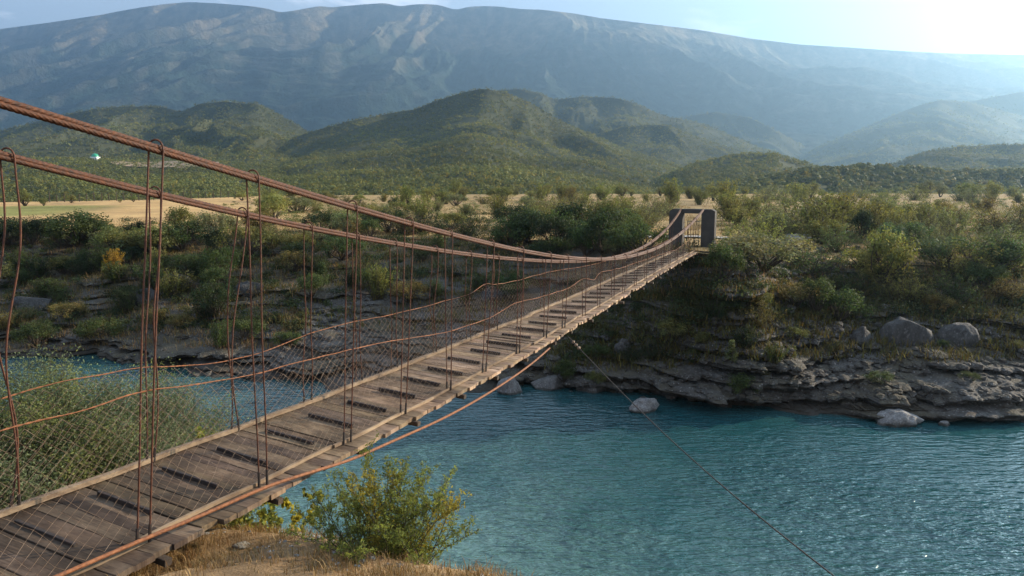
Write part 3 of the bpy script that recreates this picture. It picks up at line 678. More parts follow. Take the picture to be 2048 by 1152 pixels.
# hangers: a bent rod hooked over the cable, both legs running down to the deck
HN_T = [5.62, 6.98, 8.96, 10.51, 11.86, 13.66, 15.24, 17.0, 18.3]; HN_B = [5.12, 6.89, 8.64, 10.18, 11.78, 13.28, 15.05, 16.75, 18.1]
HF_T = [5.14, 6.94, 8.43, 9.88, 11.17, 12.39, 13.99, 15.58, 17.1]; HF_B = [4.85, 6.58, 8.05, 9.68, 11.12, 12.3, 13.9, 15.5, 17.0]
x_ = 19.8
while x_ < 38.4:
    HN_T.append(x_); HN_B.append(x_ + rng.normal(0, .07)); x_ += 1.48
x_ = 18.6
while x_ < 38.4:
    HF_T.append(x_); HF_B.append(x_ + rng.normal(0, .08)); x_ += 1.48
def hanger(side, at, ab, i):
    g = BGeo(); O, Cc, Zd = (ON, CN, ZN) if side == 0 else (OF, CF, ZF); r_ = np.random.default_rng(900 + side * 100 + i)
    near = at < 19; rr = .0105 if near else .010
    zc = float(Cc(at)); zd = float(Zd(ab)); o = float(O(at)); ob = float(O(ab)) - .01
    n = 26 if near else 9; t = np.linspace(0, 1, n); out = []
    wob = (.012 if side == 0 else .045) * (1 if r_.random() < .8 else 2.0)
    bend = r_.normal(0, 1, 4)
    if side == 1 and i == 0: wob = .075
    if side == 1 and i == 2: wob = .10
    spread_b = r_.uniform(.05, .085) if side == 0 else r_.uniform(.03, .09)
    for sg in (-1, 1):
        off = wob * (bend[0] * np.sin(PI * t) + (sg * .8 * bend[1]) * np.sin(2 * PI * t) * t + bend[2] * .5 * np.sin(3 * PI * t)) * (t * (1 - t) * 4) ** .5
        pinch = 1 - (.75 * np.exp(-((t - .55 - .1 * bend[3]) / .16) ** 2) if side == 1 and r_.random() < .6 else 0)
        aa = at + (ab - at) * t + sg * (.035 * (1 - t) + spread_b * t) * pinch + off
        oo = o + (ob - o) * t + sg * (-.062) * (1 - t) + sg * -.012 * t
        zz_ = zc - .02 + (zd - .05 - zc + .02) * t
        out.append(pl(aa, oo, zz_))
    th = np.linspace(0, PI, 9)[1:-1]
    arc = pl(at + .035 * -np.cos(th), o + .062 * np.cos(th), zc - .02 + .115 * np.sin(th) ** .7)
    path = np.concatenate([out[0][::-1], arc, out[1]])
    g.tube(path, rr, 6 if near else 4)
    hg = g.build('hanger', M_ROD, smooth=near)
    if near:
        for leg in out:
            s = BGeo()
            m = max(2, int(len(leg) * .06)); tip = leg[-1] - (leg[-1] - leg[-2]) / np.linalg.norm(leg[-1] - leg[-2]) * .24
            s.tube(np.array([tip, (tip + leg[-1]) / 2, leg[-1]]), .018, 6)
            Geo.build(s, 'end_sleeve', M_DARKIRON, hg)
    return hg
for i, (t_, b_) in enumerate(zip(HN_T, HN_B)): hanger(0, t_, b_, i)
for i, (t_, b_) in enumerate(zip(HF_T, HF_B)): hanger(1, t_, b_, i)

# cross beams under the boards, ends showing at the near edge
for b_ in HN_B + [3.4]:
    g = BGeo(); z = float(deck_z(b_, 7.2)) - .085; sl_ = (float(ZF(b_)) - float(ZN(b_))) / 1.6
    ax = BP + np.array([0, 0, sl_]); ax /= np.linalg.norm(ax); ay = BD; az = np.cross(ax, ay); az = az if az[2] > 0 else -az
    oR = 6.06 + rng.normal(0, .04); oL = float(OF(b_)) + .2
    g.box(pl(b_ + rng.normal(0, .05), (oL + oR) / 2, z - .02), ax, ay, az, (oL - oR) / 2, .045, .038, ch=.006); g.build('cross_beam', M_BEAM)

# rail wires and chain-link netting
W1 = unproj([(-60, 822), (0, 800), (48, 785), (150, 757), (290, 735), (430, 728), (520, 706), (610, 671), (700, 645), (790, 628), (868, 609), (940, 589), (972, 566), (985, 570), (1017, 564), (1040, 561), (1070, 551), (1082, 548), (1110, 542), (1160, 534), (1200, 526), (1240, 512), (1280, 500), (1310, 492), (1335, 480), (1352, 470)], 1)
W2 = unproj([(-120, 905), (0, 862), (90, 840), (180, 818), (277, 781), (310, 780), (420, 764), (512, 750), (600, 724), (697, 698), (807, 678), (892, 666), (980, 637), (1030, 606), (1075, 596), (1137, 576), (1167, 556), (1190, 561), (1202, 545), (1250, 534), (1310, 513), (1350, 500), (1380, 480)], 0)
W1 = np.concatenate([W1, [[.4, float(ZF(.4)) + 1.15]]]); W2 = np.concatenate([W2, [[.4, float(ZN(.4)) + 1.5]]])
W1 = W1[np.argsort(W1[:, 0])]; W2 = W2[np.argsort(W2[:, 0])]
def wire_z(Wp, a): return np.interp(a, Wp[:, 0], Wp[:, 1])
for side, Wp in ((0, W2), (1, W1)):
    g = BGeo(); aa = np.arange(Wp[0, 0], Wp[-1, 0], .09); O = ON if side == 0 else OF
    zz_ = np.convolve(np.pad(wire_z(Wp, aa), 2, 'edge'), np.ones(5) / 5, 'valid')
    oo = O(aa) + .05 * fbm(aa * .7, 1.1, 40 + side, 3)
    for ph in (0, PI):
        g.tube(pl(aa, oo + .005 * np.cos(aa * 38 + ph), zz_ + .005 * np.sin(aa * 38 + ph) + .01 * fbm(aa * 2, 2., 50 + side, 2)), .006, 5)
    g.build('rail_wire', M_STAY, smooth=True)
def netting(side, Wp):
    O, Zd = (ON, ZN) if side == 0 else (OF, ZF); c = .088; nr = 19; rad = .0025
    a0 = max(Wp[0, 0], .6); ks = np.arange(a0, Wp[-1, 0] - .1, c); j = np.arange(nr)[None]
    A = ks[:, None] + np.where((j + np.arange(len(ks))[:, None]) % 2 == 0, -c / 2, c / 2)
    f = j / (nr - 1.0)
    jx = .011 * fbm(A * 9.3, f * 31 + A, 61 + side, 2) + .05 * fbm(A * 1.4, f * 2.5, 63 + side, 3) + (.10 * fbm(A * .5, f * 1.5, 69, 2) if side == 0 else 0)
    jz = .012 * fbm(A * 8.1 + 40, f * 29, 64 + side, 2) + .05 * fbm(A * 1.1, f * 2, 65 + side, 3)
    top = wire_z(Wp, A) - .012 - np.clip(.09 * (fbm(A * .55, 3., 66 + side, 2) - .15), 0, 1) - .02; bot = Zd(A) + .06
    Z = bot + (top - bot) * f + jz * np.sin(PI * f) ** .5
    oo = O(A) + (.16 if side == 0 else .10) * fbm(A * .6, f * 1.6, 67 + side, 3) * np.sin(PI * f) + (.09 * (1 - f) ** 2 if side == 0 else -.03 * (1 - f)) 
    P_ = pl(( A + jx).ravel(), oo.ravel(), Z.ravel()).reshape(A.shape + (3,))
    T = np.gradient(P_, axis=1); T /= np.linalg.norm(T, axis=2)[..., None]
    u = np.cross(T, BP[None, None]); u /= np.linalg.norm(u, axis=2)[..., None]; w_ = np.cross(T, u)
    th = np.arange(3) * 2 * PI / 3
    V = P_[:, :, None] + rad * (np.cos(th)[None, None, :, None] * u[:, :, None] + np.sin(th)[None, None, :, None] * w_[:, :, None])
    m = len(ks); base = (np.arange(m)[:, None, None] * nr + np.arange(nr - 1)[None, :, None]) * 3; jj = np.arange(3)[None, None]; jn = (jj + 1) % 3
    F = np.stack([base + jj, base + jn, base + 3 + jn, base + 3 + jj], -1).reshape(-1, 4)
    me = mesh_np('netting', V.reshape(-1, 3), F, [M_NETWIRE], True)
    o = link('netting', me, bridge); o.location = INV; return o
netting(0, W2); netting(1, W1)

# thick orange stay cable slung below the near edge, and the thin guy rope to the near bank
S = [(1104, 692), (1060, 731), (990, 779), (893, 835), (770, 889), (700, 921), (600, 951), (530, 974), (410, 1028), (300, 1073), (110, 1155)]
pts = []
for k, (x, y) in enumerate(S):
    o = 6.04 + .16 * min(1, max(0, (x - 600) / -300)) if x < 600 else 6.02; r = ray(x, y); t = o / (r @ BP); pts.append(CAM + r * t)
pts = np.array(pts); ext = pts[-1] + (pts[-1] - pts[-2]) * np.array([[1.], [2.2]]); pts = np.concatenate([pts, ext])
tt = np.linspace(0, 1, len(pts)); t2 = np.linspace(0, 1, 90); pts = np.stack([np.convolve(np.pad(np.interp(t2, tt, pts[:, k]), 3, 'edge'), np.ones(7) / 7, 'valid') for k in range(3)], -1)
g = BGeo(); g.tube(pts, .021, 10, (1, 1, 1), 5, .07, 22.); g.build('stay_cable', M_STAY, smooth=True)
P0 = pl(17.6, 6.05, float(ZN(17.6)) - .1); r = ray(1728, 1152); P1 = CAM + r * (9.0 / r[1]); P2 = P0 + (P1 - P0) * 1.35
t = np.linspace(0, 1, 60)[:, None]; pts = P0 * (1 - t) + P2 * t; pts[:, 2] -= .42 * np.sin(PI * t[:, 0]) 
g = BGeo(); g.tube(pts, .011, 6); gw = g.build('guy_rope', M_DARKIRON, smooth=True)
for k in (2, 3, 4):
    g = Geo(); g.box(pts[0] + (pts[6] - pts[0]) * k * .13, BD, BP, (0, 0, 1), .03, .03, .03, ch=.008); Geo.build(g, 'rope_clamp', M_NETWIRE, gw)

# ------------------------------------------------------------------ concrete tower at the far end
tower = empty('bridge_tower', pl(A_T, 6.9, 6.3)); tag(tower, 'dark concrete portal tower carrying the bridge cables at its far end', 'tower'); TI = -np.array(tower.location)
def part(g, name, mat, par, off, smooth=False): o = Geo.build(g, name, mat, par, smooth); o.location = off; return o
def pillar(o0, o1, z0, z1, ch_out):
    g = Geo(); a0, a1 = A_T - .05, A_T + .62
    prof = [(o0, z0), (o1, z0), (o1, z1), (o0, z1)]
    if ch_out < 0: prof = [(o0, z0), (o1, z0), (o1, z1), (o0 + .20, z1), (o0, z1 - .10)]
    if ch_out > 0: prof = [(o0, z0), (o1, z0), (o1, z1 - .10), (o1 - .20, z1), (o0, z1)]
    n = len(prof); V = [pl(a_, o, z) for a_ in (a0, a1) for o, z in prof]; F = [[j, (j + 1) % n, n + (j + 1) % n, n + j] for j in range(n)]
    caps = [[0, 1, 2, 3], [n + 3, n + 2, n + 1, n]] + ([[0, 3, 4, 4], [n, n + 4, n + 3, n + 3]] if n == 5 else [])
    me = bpy.data.meshes.new('pillar'); me.from_pydata([tuple(v) for v in V], [], [tuple(f) for f in F] + [tuple(range(n))[::-1], tuple(range(n, 2 * n))]); me.materials.append(M_CONC); me.update()
    o = link('pillar', me, tower, TI); return o
pillar(5.68, 6.37, 4.9, 8.60, -1); pillar(7.36, 8.07, 4.9, 8.60, 1)
g = Geo(); g.box(pl(A_T + .285, 6.865, 8.49), BP, BD, (0, 0, 1), .493, .325, .117, ch=.012); part(g, 'lintel', M_CONC, tower, TI)
g = Geo(); g.box(pl(A_T + .28, 6.865, float(ZN(39.9)) - .11), BP, BD, (0, 0, 1), .49, .45, .10, ch=.01); part(g, 'threshold_slab', M_CONC, tower, TI)
# rusty bar gate folded into the right half of the opening
gate = empty('iron_gate', pl(39.6, 6.6, float(ZN(39.6)))); tag(gate, 'thin rusty bar gate standing in the opening of the concrete tower', 'gate')
g = Geo(); g2 = Geo(); zb = float(ZN(39.6)) + .03
for o in (6.43, 7.02): g.tube(pl(np.array([39.62, 39.62]), np.array([o, o]), np.array([zb, zb + 1.42])), .016, 4)
for z in (.05, .7, 1.4): g.tube(pl(np.array([39.62, 39.62]), np.array([6.43, 7.02]), np.array([zb + z, zb + z])), .014, 4)
for o in np.linspace(6.5, 6.95, 6): g2.tube(pl(np.array([39.62, 39.62]), np.array([o, o]), np.array([zb + .05, zb + 1.4])), .008, 4)
part(g, 'gate_frame', M_DARKIRON, gate, -np.array(gate.location)); part(g2, 'gate_bars', M_DARKIRON, gate, -np.array(gate.location))
# ------------------------------------------------------------------ plants
def bvh(*vf):
    V, F, n = [], [], 0
    for v, f in vf: V.append(v); F.append(f + n); n += len(v)
    return BVHTree.FromPolygons(np.concatenate(V).tolist(), np.concatenate(F).tolist())
GROUND = bvh((bank_v, bank_f), (plain_v, plain_f))
def hit(x, y):
    r = ray(x, y); r = r / np.linalg.norm(r); h = GROUND.ray_cast(Vector(CAM), Vector(r), 900)
    return None if h[0] is None else np.array(h[0])
def drop(X, Y, z0=60):
    h = GROUND.ray_cast(Vector((X, Y, z0)), Vector((0, 0, -1)), 200); return None if h[0] is None else h[0].z

def unit(n, r): d = r.normal(size=(n, 3)); return d / np.linalg.norm(d, axis=1)[:, None]
def leaf_quads(c, nrm, size, aspect, r, fold=0.):
    n = len(c); u = np.cross(nrm, unit(n, r)); u /= np.linalg.norm(u, axis=1)[:, None] + 1e-9; w_ = np.cross(nrm, u)
    s = np.broadcast_to(np.asarray(size, float), (n,))[:, None]
    V = np.stack([c - u * s * .5, c + w_ * s * aspect * .5 + nrm * s * fold, c + u * s * .5, c - w_ * s * aspect * .5 + nrm * s * fold], 1)
    return V.reshape(-1, 3), np.arange(n * 4).reshape(-1, 4)
def make_plant(kind, seed):
    """unit plant, 1 m tall: (leaf verts, leaf faces, leaf tints, stem geometry)"""
    r = np.random.default_rng(seed); stems = Geo(); C, N, T, S = [], [], [], []
    def puff(c, rad, n, tone, size, up=.25, flat=1.):
        d = unit(n, r); d[:, 2] *= flat; p = c + d * rad * (r.random((n, 1)) ** .38)
        nn = d + .55 * r.normal(size=d.shape) + np.array([0, 0, up]); nn /= np.linalg.norm(nn, axis=1)[:, None]
        C.append(p); N.append(nn); T.append(tone * (.7 + .6 * r.random((n, 1)))); S.append(size * (.7 + .6 * r.random(n)))
    def stem(p0, p1, r0, r1, bow=.05, n=5):
        t = np.linspace(0, 1, n)[:, None]; b = r.normal(0, bow, 3); p = np.array(p0) * (1 - t) + np.array(p1) * t + b * np.sin(PI * t); stems.tube(p, np.linspace(r0, r1, n), 4); return p
    if kind in ('round', 'broad', 'tree'):
        wx = {'round': .50, 'broad': .78, 'tree': .42}[kind]; cz, hz_ = {'round': (.53, .47), 'broad': (.52, .46), 'tree': (.64, .36)}[kind]
        nc = {'round': 30, 'broad': 38, 'tree': 24}[kind]
        for k in range(nc):
            d = unit(1, r)[0]; d[2] = abs(d[2]) * 1.2 - .35 if kind != 'tree' else d[2]
            rr = r.uniform(.45, .95); c = np.array([d[0] * wx * rr, d[1] * wx * rr, cz + d[2] * hz_ * rr]); c[2] = max(c[2], .12)
            tone = np.array([1, 1, 1]) * r.uniform(.75, 1.3) * np.array([r.uniform(.9, 1.2), 1, r.uniform(.75, 1.05)])
            puff(c, r.uniform(.13, .21), 92, tone, .048, .3)
            if k % 2 == 0: stem((r.normal(0, .02), r.normal(0, .02), 0), c, .022, .006)
        if kind == 'tree': stem((0, 0, -.05), (.02, 0, .5), .035, .02)
    elif kind == 'loose':
        for k in range(36):
            az = r.uniform(0, 2 * PI); sp = r.uniform(.05, .52) ; h = r.uniform(.55, 1.0) * (1 - .35 * sp)
            b = np.array([r.normal(0, .07), r.normal(0, .07), 0]); e = b + np.array([math.cos(az) * sp, math.sin(az) * sp, h]); p = stem(b, e, .010, .003, .06, 7)
            tone = r.uniform(.8, 1.25) * np.array([r.uniform(.95, 1.2), 1, r.uniform(.7, 1.)])
            for q in np.linspace(.28, 1, 8):
                c = b + (e - b) * q + r.normal(0, .02, 3); puff(c, .05 + .05 * (1 - q) + .02, 11, tone, .044, .2)
    elif kind == 'feather':
        for k in range(52):
            az = r.uniform(0, 2 * PI); sp = r.uniform(.15, .62); h = r.uniform(.45, .98) * (1 - .3 * sp)
            b = np.array([r.normal(0, .12), r.normal(0, .12), 0]); e = b + np.array([math.cos(az) * sp, math.sin(az) * sp, h]); stem(b, e, .008, .002, .07, 6)
            tone = r.uniform(.8, 1.2) * np.array([1.05, 1, .9])
            for q in np.linspace(.2, 1, 9): puff(b + (e - b) * q + r.normal(0, .035, 3), .06, 7, tone, .034, .1)
    elif kind == 'upright':
        for k in range(22):
            az = r.uniform(0, 2 * PI); sp = r.uniform(.03, .2); z = r.uniform(.12, .94); c = np.array([math.cos(az) * sp * (1.15 - z), math.sin(az) * sp * (1.15 - z), z])
            puff(c, r.uniform(.07, .12), 60, r.uniform(.8, 1.25) * np.ones(3), .045, .3)
        stem((0, 0, -.03), (.02, .01, .9), .018, .005)
    C, N, T, S = np.concatenate(C), np.concatenate(N), np.concatenate(T), np.concatenate(S)
    C[:, 2] = np.maximum(C[:, 2], .02)
    v, f = leaf_quads(C, N, S, .62, r)
    return v, f, np.repeat(T, 4, 0), stems
PLANTS = {}
def hash_seed(kind, k): return sum(ord(c) * (i + 3) for i, c in enumerate(kind)) * 31 + k * 7
for kind, cnt in (('round', 5), ('broad', 4), ('tree', 3), ('loose', 5), ('feather', 3), ('upright', 2)):
    for k in range(cnt):
        v, f, t_, st = make_plant(kind, hash_seed(kind, k)); mat = M_LEAF
        me = mesh_np('crown', v, f, [mat], False, t_); sm = mesh_np('stems', np.concatenate(st.v), np.concatenate(st.f), [M_BARK], True)
        PLANTS.setdefault(kind, []).append((me, sm))
COLR = {'dark': (.42, .52, .46), 'green': (.72, .88, .62), 'lit': (2.2, 2.0, 1.3), 'grey': (1.8, 1.65, 1.6), 'olive': (1.8, 1.55, 1.05), 'brown': (1.8, 1.3, 1.0), 'gold': (3.6, 2.0, .6), 'yellow': (3.6, 2.5, .5), 'pale': (1.7, 1.6, 1.15), 'blue': (.9, 1.1, 1.0)}  # lit and paler tones put sun and a pale veil into the leaf colour
ntree = 0
def plant(kind, p, h, wide, colr, label, cat='shrub', group=None, name='shrub'):
    me, sm = PLANTS[kind][int(rng.integers(len(PLANTS[kind])))]
    e = empty(name, tuple(np.asarray(p) - [0, 0, .04 * h])); e.rotation_euler = (0, 0, rng.uniform(0, 6.28)); e.scale = (h * wide, h * wide, h)
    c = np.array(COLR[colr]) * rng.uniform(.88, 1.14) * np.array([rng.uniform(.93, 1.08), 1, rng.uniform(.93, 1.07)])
    for nm, m_ in (('crown', me), ('trunk' if kind in ('tree', 'upright') else 'stems', sm)):
        o = link(nm, m_, e); o.color = (*c, 1) if nm == 'crown' else (1, 1, 1, 1)
    tag(e, label, cat, group); return e
def at_px(x, y, top):
    p = hit(x, y)
    if p is None: return None, 0
    return p, max(.3, (y - top) / FPX * p[1])

# shrubs one by one: kind, foot of the plant in the photo (x, y), row of its top, width factor, tone, label
SH = [
 ('round', 22, 492, 440, 1.3, 'dark', 'dark round bush at the far left end of the bank edge below the field'),
 ('round', 66, 490, 432, 1.25, 'dark', 'big dark green bush at the bank edge just left of the round field-edge bush'),
 ('broad', 126, 496, 456, 1.2, 'green', 'low grey-green bush between two taller dark bushes at the field edge'),
 ('round', 174, 484, 431, 1.15, 'dark', 'compact round dark bush standing before the golden field at left'),
 ('broad', 232, 500, 462, 1.1, 'olive', 'low straggly bush right of the round bush at the field edge'),
 ('round', 272, 486, 438, 1.1, 'dark', 'dark dome-shaped bush near the left hangers at the field edge'),
 ('loose', 278, 505, 452, 1.0, 'lit', 'bright leafy shrub in front of the dark dome-shaped bush'),
 ('round', 365, 474, 410, 1.05, 'olive', 'tall rounded bush with lit yellow-green top right of the first near hanger'),
 ('broad', 432, 482, 416, 1.0, 'grey', 'wide grey-green bush clump at the right end of the golden field'),
 ('round', 322, 492, 452, 1.2, 'dark', 'dark bush below the lit rounded bush by the first near hanger'),
 ('loose', 45, 550, 492, 1.15, 'green', 'leafy green shrub with a bright pointed top at the left frame edge'),
 ('loose', 166, 532, 492, .8, 'green', 'thin upright twiggy shrub left of the orange-leaved shrub'),
 ('broad', 128, 548, 506, 1.0, 'olive', 'shrub with browning leaves left of the thin upright twiggy shrub'),
 ('loose', 233, 548, 492, .8, 'gold', 'orange autumn shrub glowing on the dark left bank'),
 ('upright', 208, 548, 520, 1.2, 'yellow', 'small yellow shrub at the left foot of the orange autumn shrub'),
 ('loose', 246, 556, 526, 1.0, 'pale', 'pale green shrub just below the orange autumn shrub'),
 ('loose', 312, 545, 490, 1.0, 'lit', 'shrub with sunlit leaf tips behind the first near hanger'),
 ('broad', 376, 552, 500, .95, 'green', 'bushy green shrub on the left bank between the first two near hangers'),
 ('broad', 442, 562, 486, .8, 'green', 'large leafy shrub below the wide grey-green clump on the left bank'),
 ('loose', 88, 596, 550, 1.1, 'green', 'green shrub among rocks left of the dark slabs'),
 ('broad', 428, 632, 556, .9, 'dark', 'big dark bush overhanging the ledges near the second near hanger'),
 ('loose', 440, 696, 632, .75, 'green', 'bright green shrub low over the water left of the second near hanger'),
 ('broad', 202, 686, 628, 1.1, 'green', 'spreading green shrub on the lowest ledge at left'),
 ('broad', 72, 694, 638, 1.1, 'green', 'low green shrub near the waterline at the left edge'),
 ('broad', 140, 642, 596, 1.1, 'brown', 'brownish shrub on the middle ledges at left'),
 ('feather', 60, 640, 602, 1.2, 'dark', 'small dark shrub in the rocks at the left edge'),
 ('broad', 265, 610, 566, 1.1, 'dark', 'dark shrub above the slab boulders left of the first near hanger'),
 ('broad', 575, 694, 656, 1.1, 'green', 'round green shrub low on the bank behind the netting'),
 ('broad', 547, 450, 383, .9, 'lit', 'tall leafy sunlit shrub seen between the two main cables'),
 ('broad', 640, 462, 418, 1.1, 'dark', 'dark bush with a lit crest just under the near cable'),
 ('round', 690, 470, 418, 1.1, 'grey', 'grey-green bush right of the dark bush with a lit crest'),
 ('broad', 600, 525, 480, 1.2, 'dark', 'dark shrub mass on the slope below the far cable'),
 ('broad', 660, 515, 474, 1.1, 'brown', 'reddish-brown shrub on the slope under the far cable'),
 ('upright', 646, 572, 522, 1.5, 'green', 'pointed green shrub alone on the shaded slope'),
 ('loose', 757, 598, 518, .75, 'olive', 'tall loose shrub on the shaded slope behind the middle hangers'),
 ('broad', 740, 478, 436, 1.1, 'green', 'mid green bush at the bank top right of the third near hanger'),
 ('round', 786, 416, 393, 1.0, 'dark', 'small dark round bush on the plain skyline'),
 ('tree', 816, 412, 370, .95, 'lit', 'airy small tree, tallest of the three trees left of centre on the plain'),
 ('tree', 858, 404, 374, 1.0, 'lit', 'round-headed small tree, middle of the three on the plain'),
 ('tree', 909, 400, 361, .8, 'lit', 'slim small tree, rightmost of the three on the plain'),
 ('loose', 880, 404, 378, 1.2, 'green', 'low shrub between the middle and the slim small tree'),
 ('loose', 875, 510, 456, .9, 'green', 'leafy shrub behind the fifth near hanger'),
 ('round', 1208, 508, 414, 1.0, 'dark', 'very dark tall rounded tree-like bush left of the tower'),
 ('round', 1165, 500, 440, 1.2, 'dark', 'dark green bush at the left side of the tallest dark bush'),
 ('broad', 1105, 498, 424, .8, 'dark', 'broad dark green bush above the lowest point of the cables'),
 ('loose', 1268, 506, 452, .75, 'lit', 'bright green shrub between the dark bush and the tower'),
 ('broad', 1235, 512, 470, 1.1, 'grey', 'grey-leaved shrub at the foot of the tallest dark bush'),
 ('loose', 1042, 486, 436, .9, 'dark', 'dark shrub on the bank top beyond the cable crossing'),
 ('broad', 1440, 562, 482, .75, 'green', 'green bush covering the right foot of the concrete tower'),
 ('feather', 1518, 506, 410, 1.0, 'lit', 'big feathery yellow-green bush right of the tower'),
 ('feather', 1642, 486, 398, .85, 'olive', 'tall feathery bush, dark below, right of the big feathery bush'),
 ('round', 1722, 478, 414, .75, 'dark', 'dark evergreen bush standing among pale feathery scrub'),
 ('broad', 1762, 566, 452, .80, 'lit', 'clumpy sunlit bush like a cauliflower on the right bank'),
 ('feather', 1788, 476, 418, .9, 'grey', 'pale feathery shrub right of the dark evergreen bush'),
 ('feather', 1880, 516, 440, .95, 'grey', 'loose pale shrub right of the clumpy sunlit bush'),
 ('broad', 2012, 548, 472, .95, 'blue', 'bluish-green bush at the right frame edge'),
 ('broad', 1630, 626, 545, .75, 'green', 'dark leafy shrub hanging over the right ledges'),
 ('upright', 1463, 726, 677, 1.3, 'pale', 'pale slender sapling growing from the right ledges'),
 ('broad', 1484, 800, 742, 1.0, 'green', 'low bush just under the pale slender sapling'),
 ('upright', 1588, 716, 690, 1.4, 'lit', 'tiny yellow-green sapling on the right ledges'),
 ('tree', 1986, 404, 362, 1.0, 'lit', 'spreading small tree on the far right plain'),
 ('broad', 1192, 722, 684, 1.1, 'green', 'shrub on the shaded bank right of the guy rope clamp'),
 ('broad', 1128, 762, 716, 1.0, 'green', 'dark shrub near the waterline left of the guy rope'),
 ('broad', 1190, 770, 738, 1.1, 'olive', 'low shrub above the pale shore boulders by the guy rope'),
 ('tree', 50, 412, 383, 1.3, 'olive', 'round tree at the far left edge of the golden field'),
 ('tree', 88, 412, 396, 1.3, 'olive', 'small tree right of the round tree at the left field edge'),
 ('round', 143, 406, 389, 1.2, 'lit', 'lone bush on the far edge of the green crop strip'),
 ('round', 267, 404, 391, 1.2, 'lit', 'bush on the far field edge just left of the first near hanger'),
 ('round', 240, 405, 398, 1.3, 'olive', 'tiny bush on the far field edge left of the hanger'),
 ('loose', 1082, 402, 366, .95, 'lit', 'leafy upright shrub on the plain right of the three small trees'),
 ('loose', 1142, 406, 368, 1.0, 'brown', 'brownish scrub bush on the plain above the cable crossing'),
 ('loose', 1345, 412, 352, .9, 'lit', 'tall leafy shrub on the plain behind the left tower pillar'),
 ('loose', 1455, 420, 354, 1.1, 'lit', 'tall wide shrub on the plain behind the right tower pillar'),
 ('loose', 1398, 410, 372, 1.1, 'olive', 'shrub on the plain directly above the tower lintel'),
]
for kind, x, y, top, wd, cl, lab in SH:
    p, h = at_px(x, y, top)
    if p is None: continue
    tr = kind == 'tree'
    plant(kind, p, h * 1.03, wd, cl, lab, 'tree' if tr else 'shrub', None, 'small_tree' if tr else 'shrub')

# scrub filling the gaps, zone by zone: (count, x0, x1, y0, y1, height range m, kinds, tones, noun, where)
ORD = ['leftmost', 'second', 'third', 'fourth', 'fifth', 'sixth', 'seventh', 'eighth', 'ninth', 'tenth', 'eleventh', 'twelfth', 'thirteenth', 'fourteenth', 'fifteenth', 'sixteenth', 'seventeenth', 'eighteenth', 'nineteenth', 'twentieth']
CNT = {6: 'six', 7: 'seven', 8: 'eight', 9: 'nine', 10: 'ten', 11: 'eleven', 12: 'twelve', 13: 'thirteen', 14: 'fourteen', 15: 'fifteen', 16: 'sixteen', 17: 'seventeen', 18: 'eighteen', 20: 'twenty'}
ZN_ = [
 (12, -60, 500, 478, 515, (1.8, 3.2), ('broad', 'round'), ('dark', 'green', 'olive'), 'dark scrub bushes', 'along the left field edge'),
 (18, -60, 500, 525, 600, (1.2, 2.3), ('broad', 'loose'), ('dark', 'green', 'olive'), 'shaded shrubs', 'on the upper left bank'),
 (10, 0, 560, 605, 690, (.7, 1.5), ('broad', 'loose', 'feather'), ('green', 'dark', 'brown'), 'small shrubs', 'among the left ledges'),
 (15, 500, 1040, 440, 505, (1.5, 2.8), ('broad', 'feather', 'loose'), ('brown', 'olive', 'dark', 'grey'), 'brownish scrub bushes', 'along the middle bank top'),
 (14, 560, 1040, 515, 610, (1.0, 2.2), ('broad', 'loose'), ('dark', 'green', 'brown'), 'dim shrubs', 'on the middle bank slope'),
 (20, 520, 1060, 400, 440, (1.6, 3.0), ('feather', 'loose', 'broad'), ('olive', 'brown', 'grey', 'lit'), 'sunlit scrub bushes', 'on the middle plain'),
 (20, 1050, 1340, 408, 462, (1.8, 3.3), ('feather', 'loose'), ('olive', 'brown', 'lit', 'grey'), 'feathery bushes', 'on the plain left of the tower'),
 (12, 1020, 1300, 470, 530, (1.5, 2.7), ('broad', 'round'), ('dark', 'green'), 'dark leafy bushes', 'below the plain left of the tower'),
 (20, 1440, 1760, 402, 470, (1.9, 3.6), ('feather', 'loose'), ('lit', 'olive', 'grey'), 'pale feathery bushes', 'on the plain right of the tower'),
 (20, 1740, 2080, 404, 480, (1.8, 3.4), ('feather', 'loose'), ('grey', 'lit', 'olive', 'brown'), 'hazy feathery bushes', 'on the far right plain'),
 (14, 1500, 2080, 480, 560, (1.4, 2.8), ('feather', 'broad'), ('olive', 'green', 'blue', 'grey'), 'shaded bushes', 'along the right bank top'),
 (16, 1380, 2080, 570, 660, (.9, 2.0), ('broad', 'feather'), ('green', 'olive', 'brown'), 'low shrubs', 'on the upper right ledges'),
 (14, 1100, 1560, 580, 730, (.5, 1.2), ('broad', 'loose', 'feather'), ('green', 'dark', 'olive'), 'little shrubs', 'on the ledges below the tower'),
 (8, 1500, 2060, 680, 770, (.4, .8), ('broad', 'feather'), ('green', 'olive'), 'tiny shrubs', 'on the lower right ledges'),
 (18, 1020, 1440, 388, 406, (2.0, 4.4), ('loose', 'tree', 'feather'), ('lit', 'olive'), 'distant bushes', 'on the skyline of the middle plain'),
 (18, 1480, 2060, 387, 404, (2.0, 4.4), ('loose', 'tree', 'feather'), ('lit', 'grey'), 'distant bushes', 'on the skyline of the right plain'),
 (12, 460, 1010, 394, 410, (1.8, 3.4), ('loose', 'broad'), ('olive', 'lit'), 'distant bushes', 'on the skyline behind the near cable'),
]
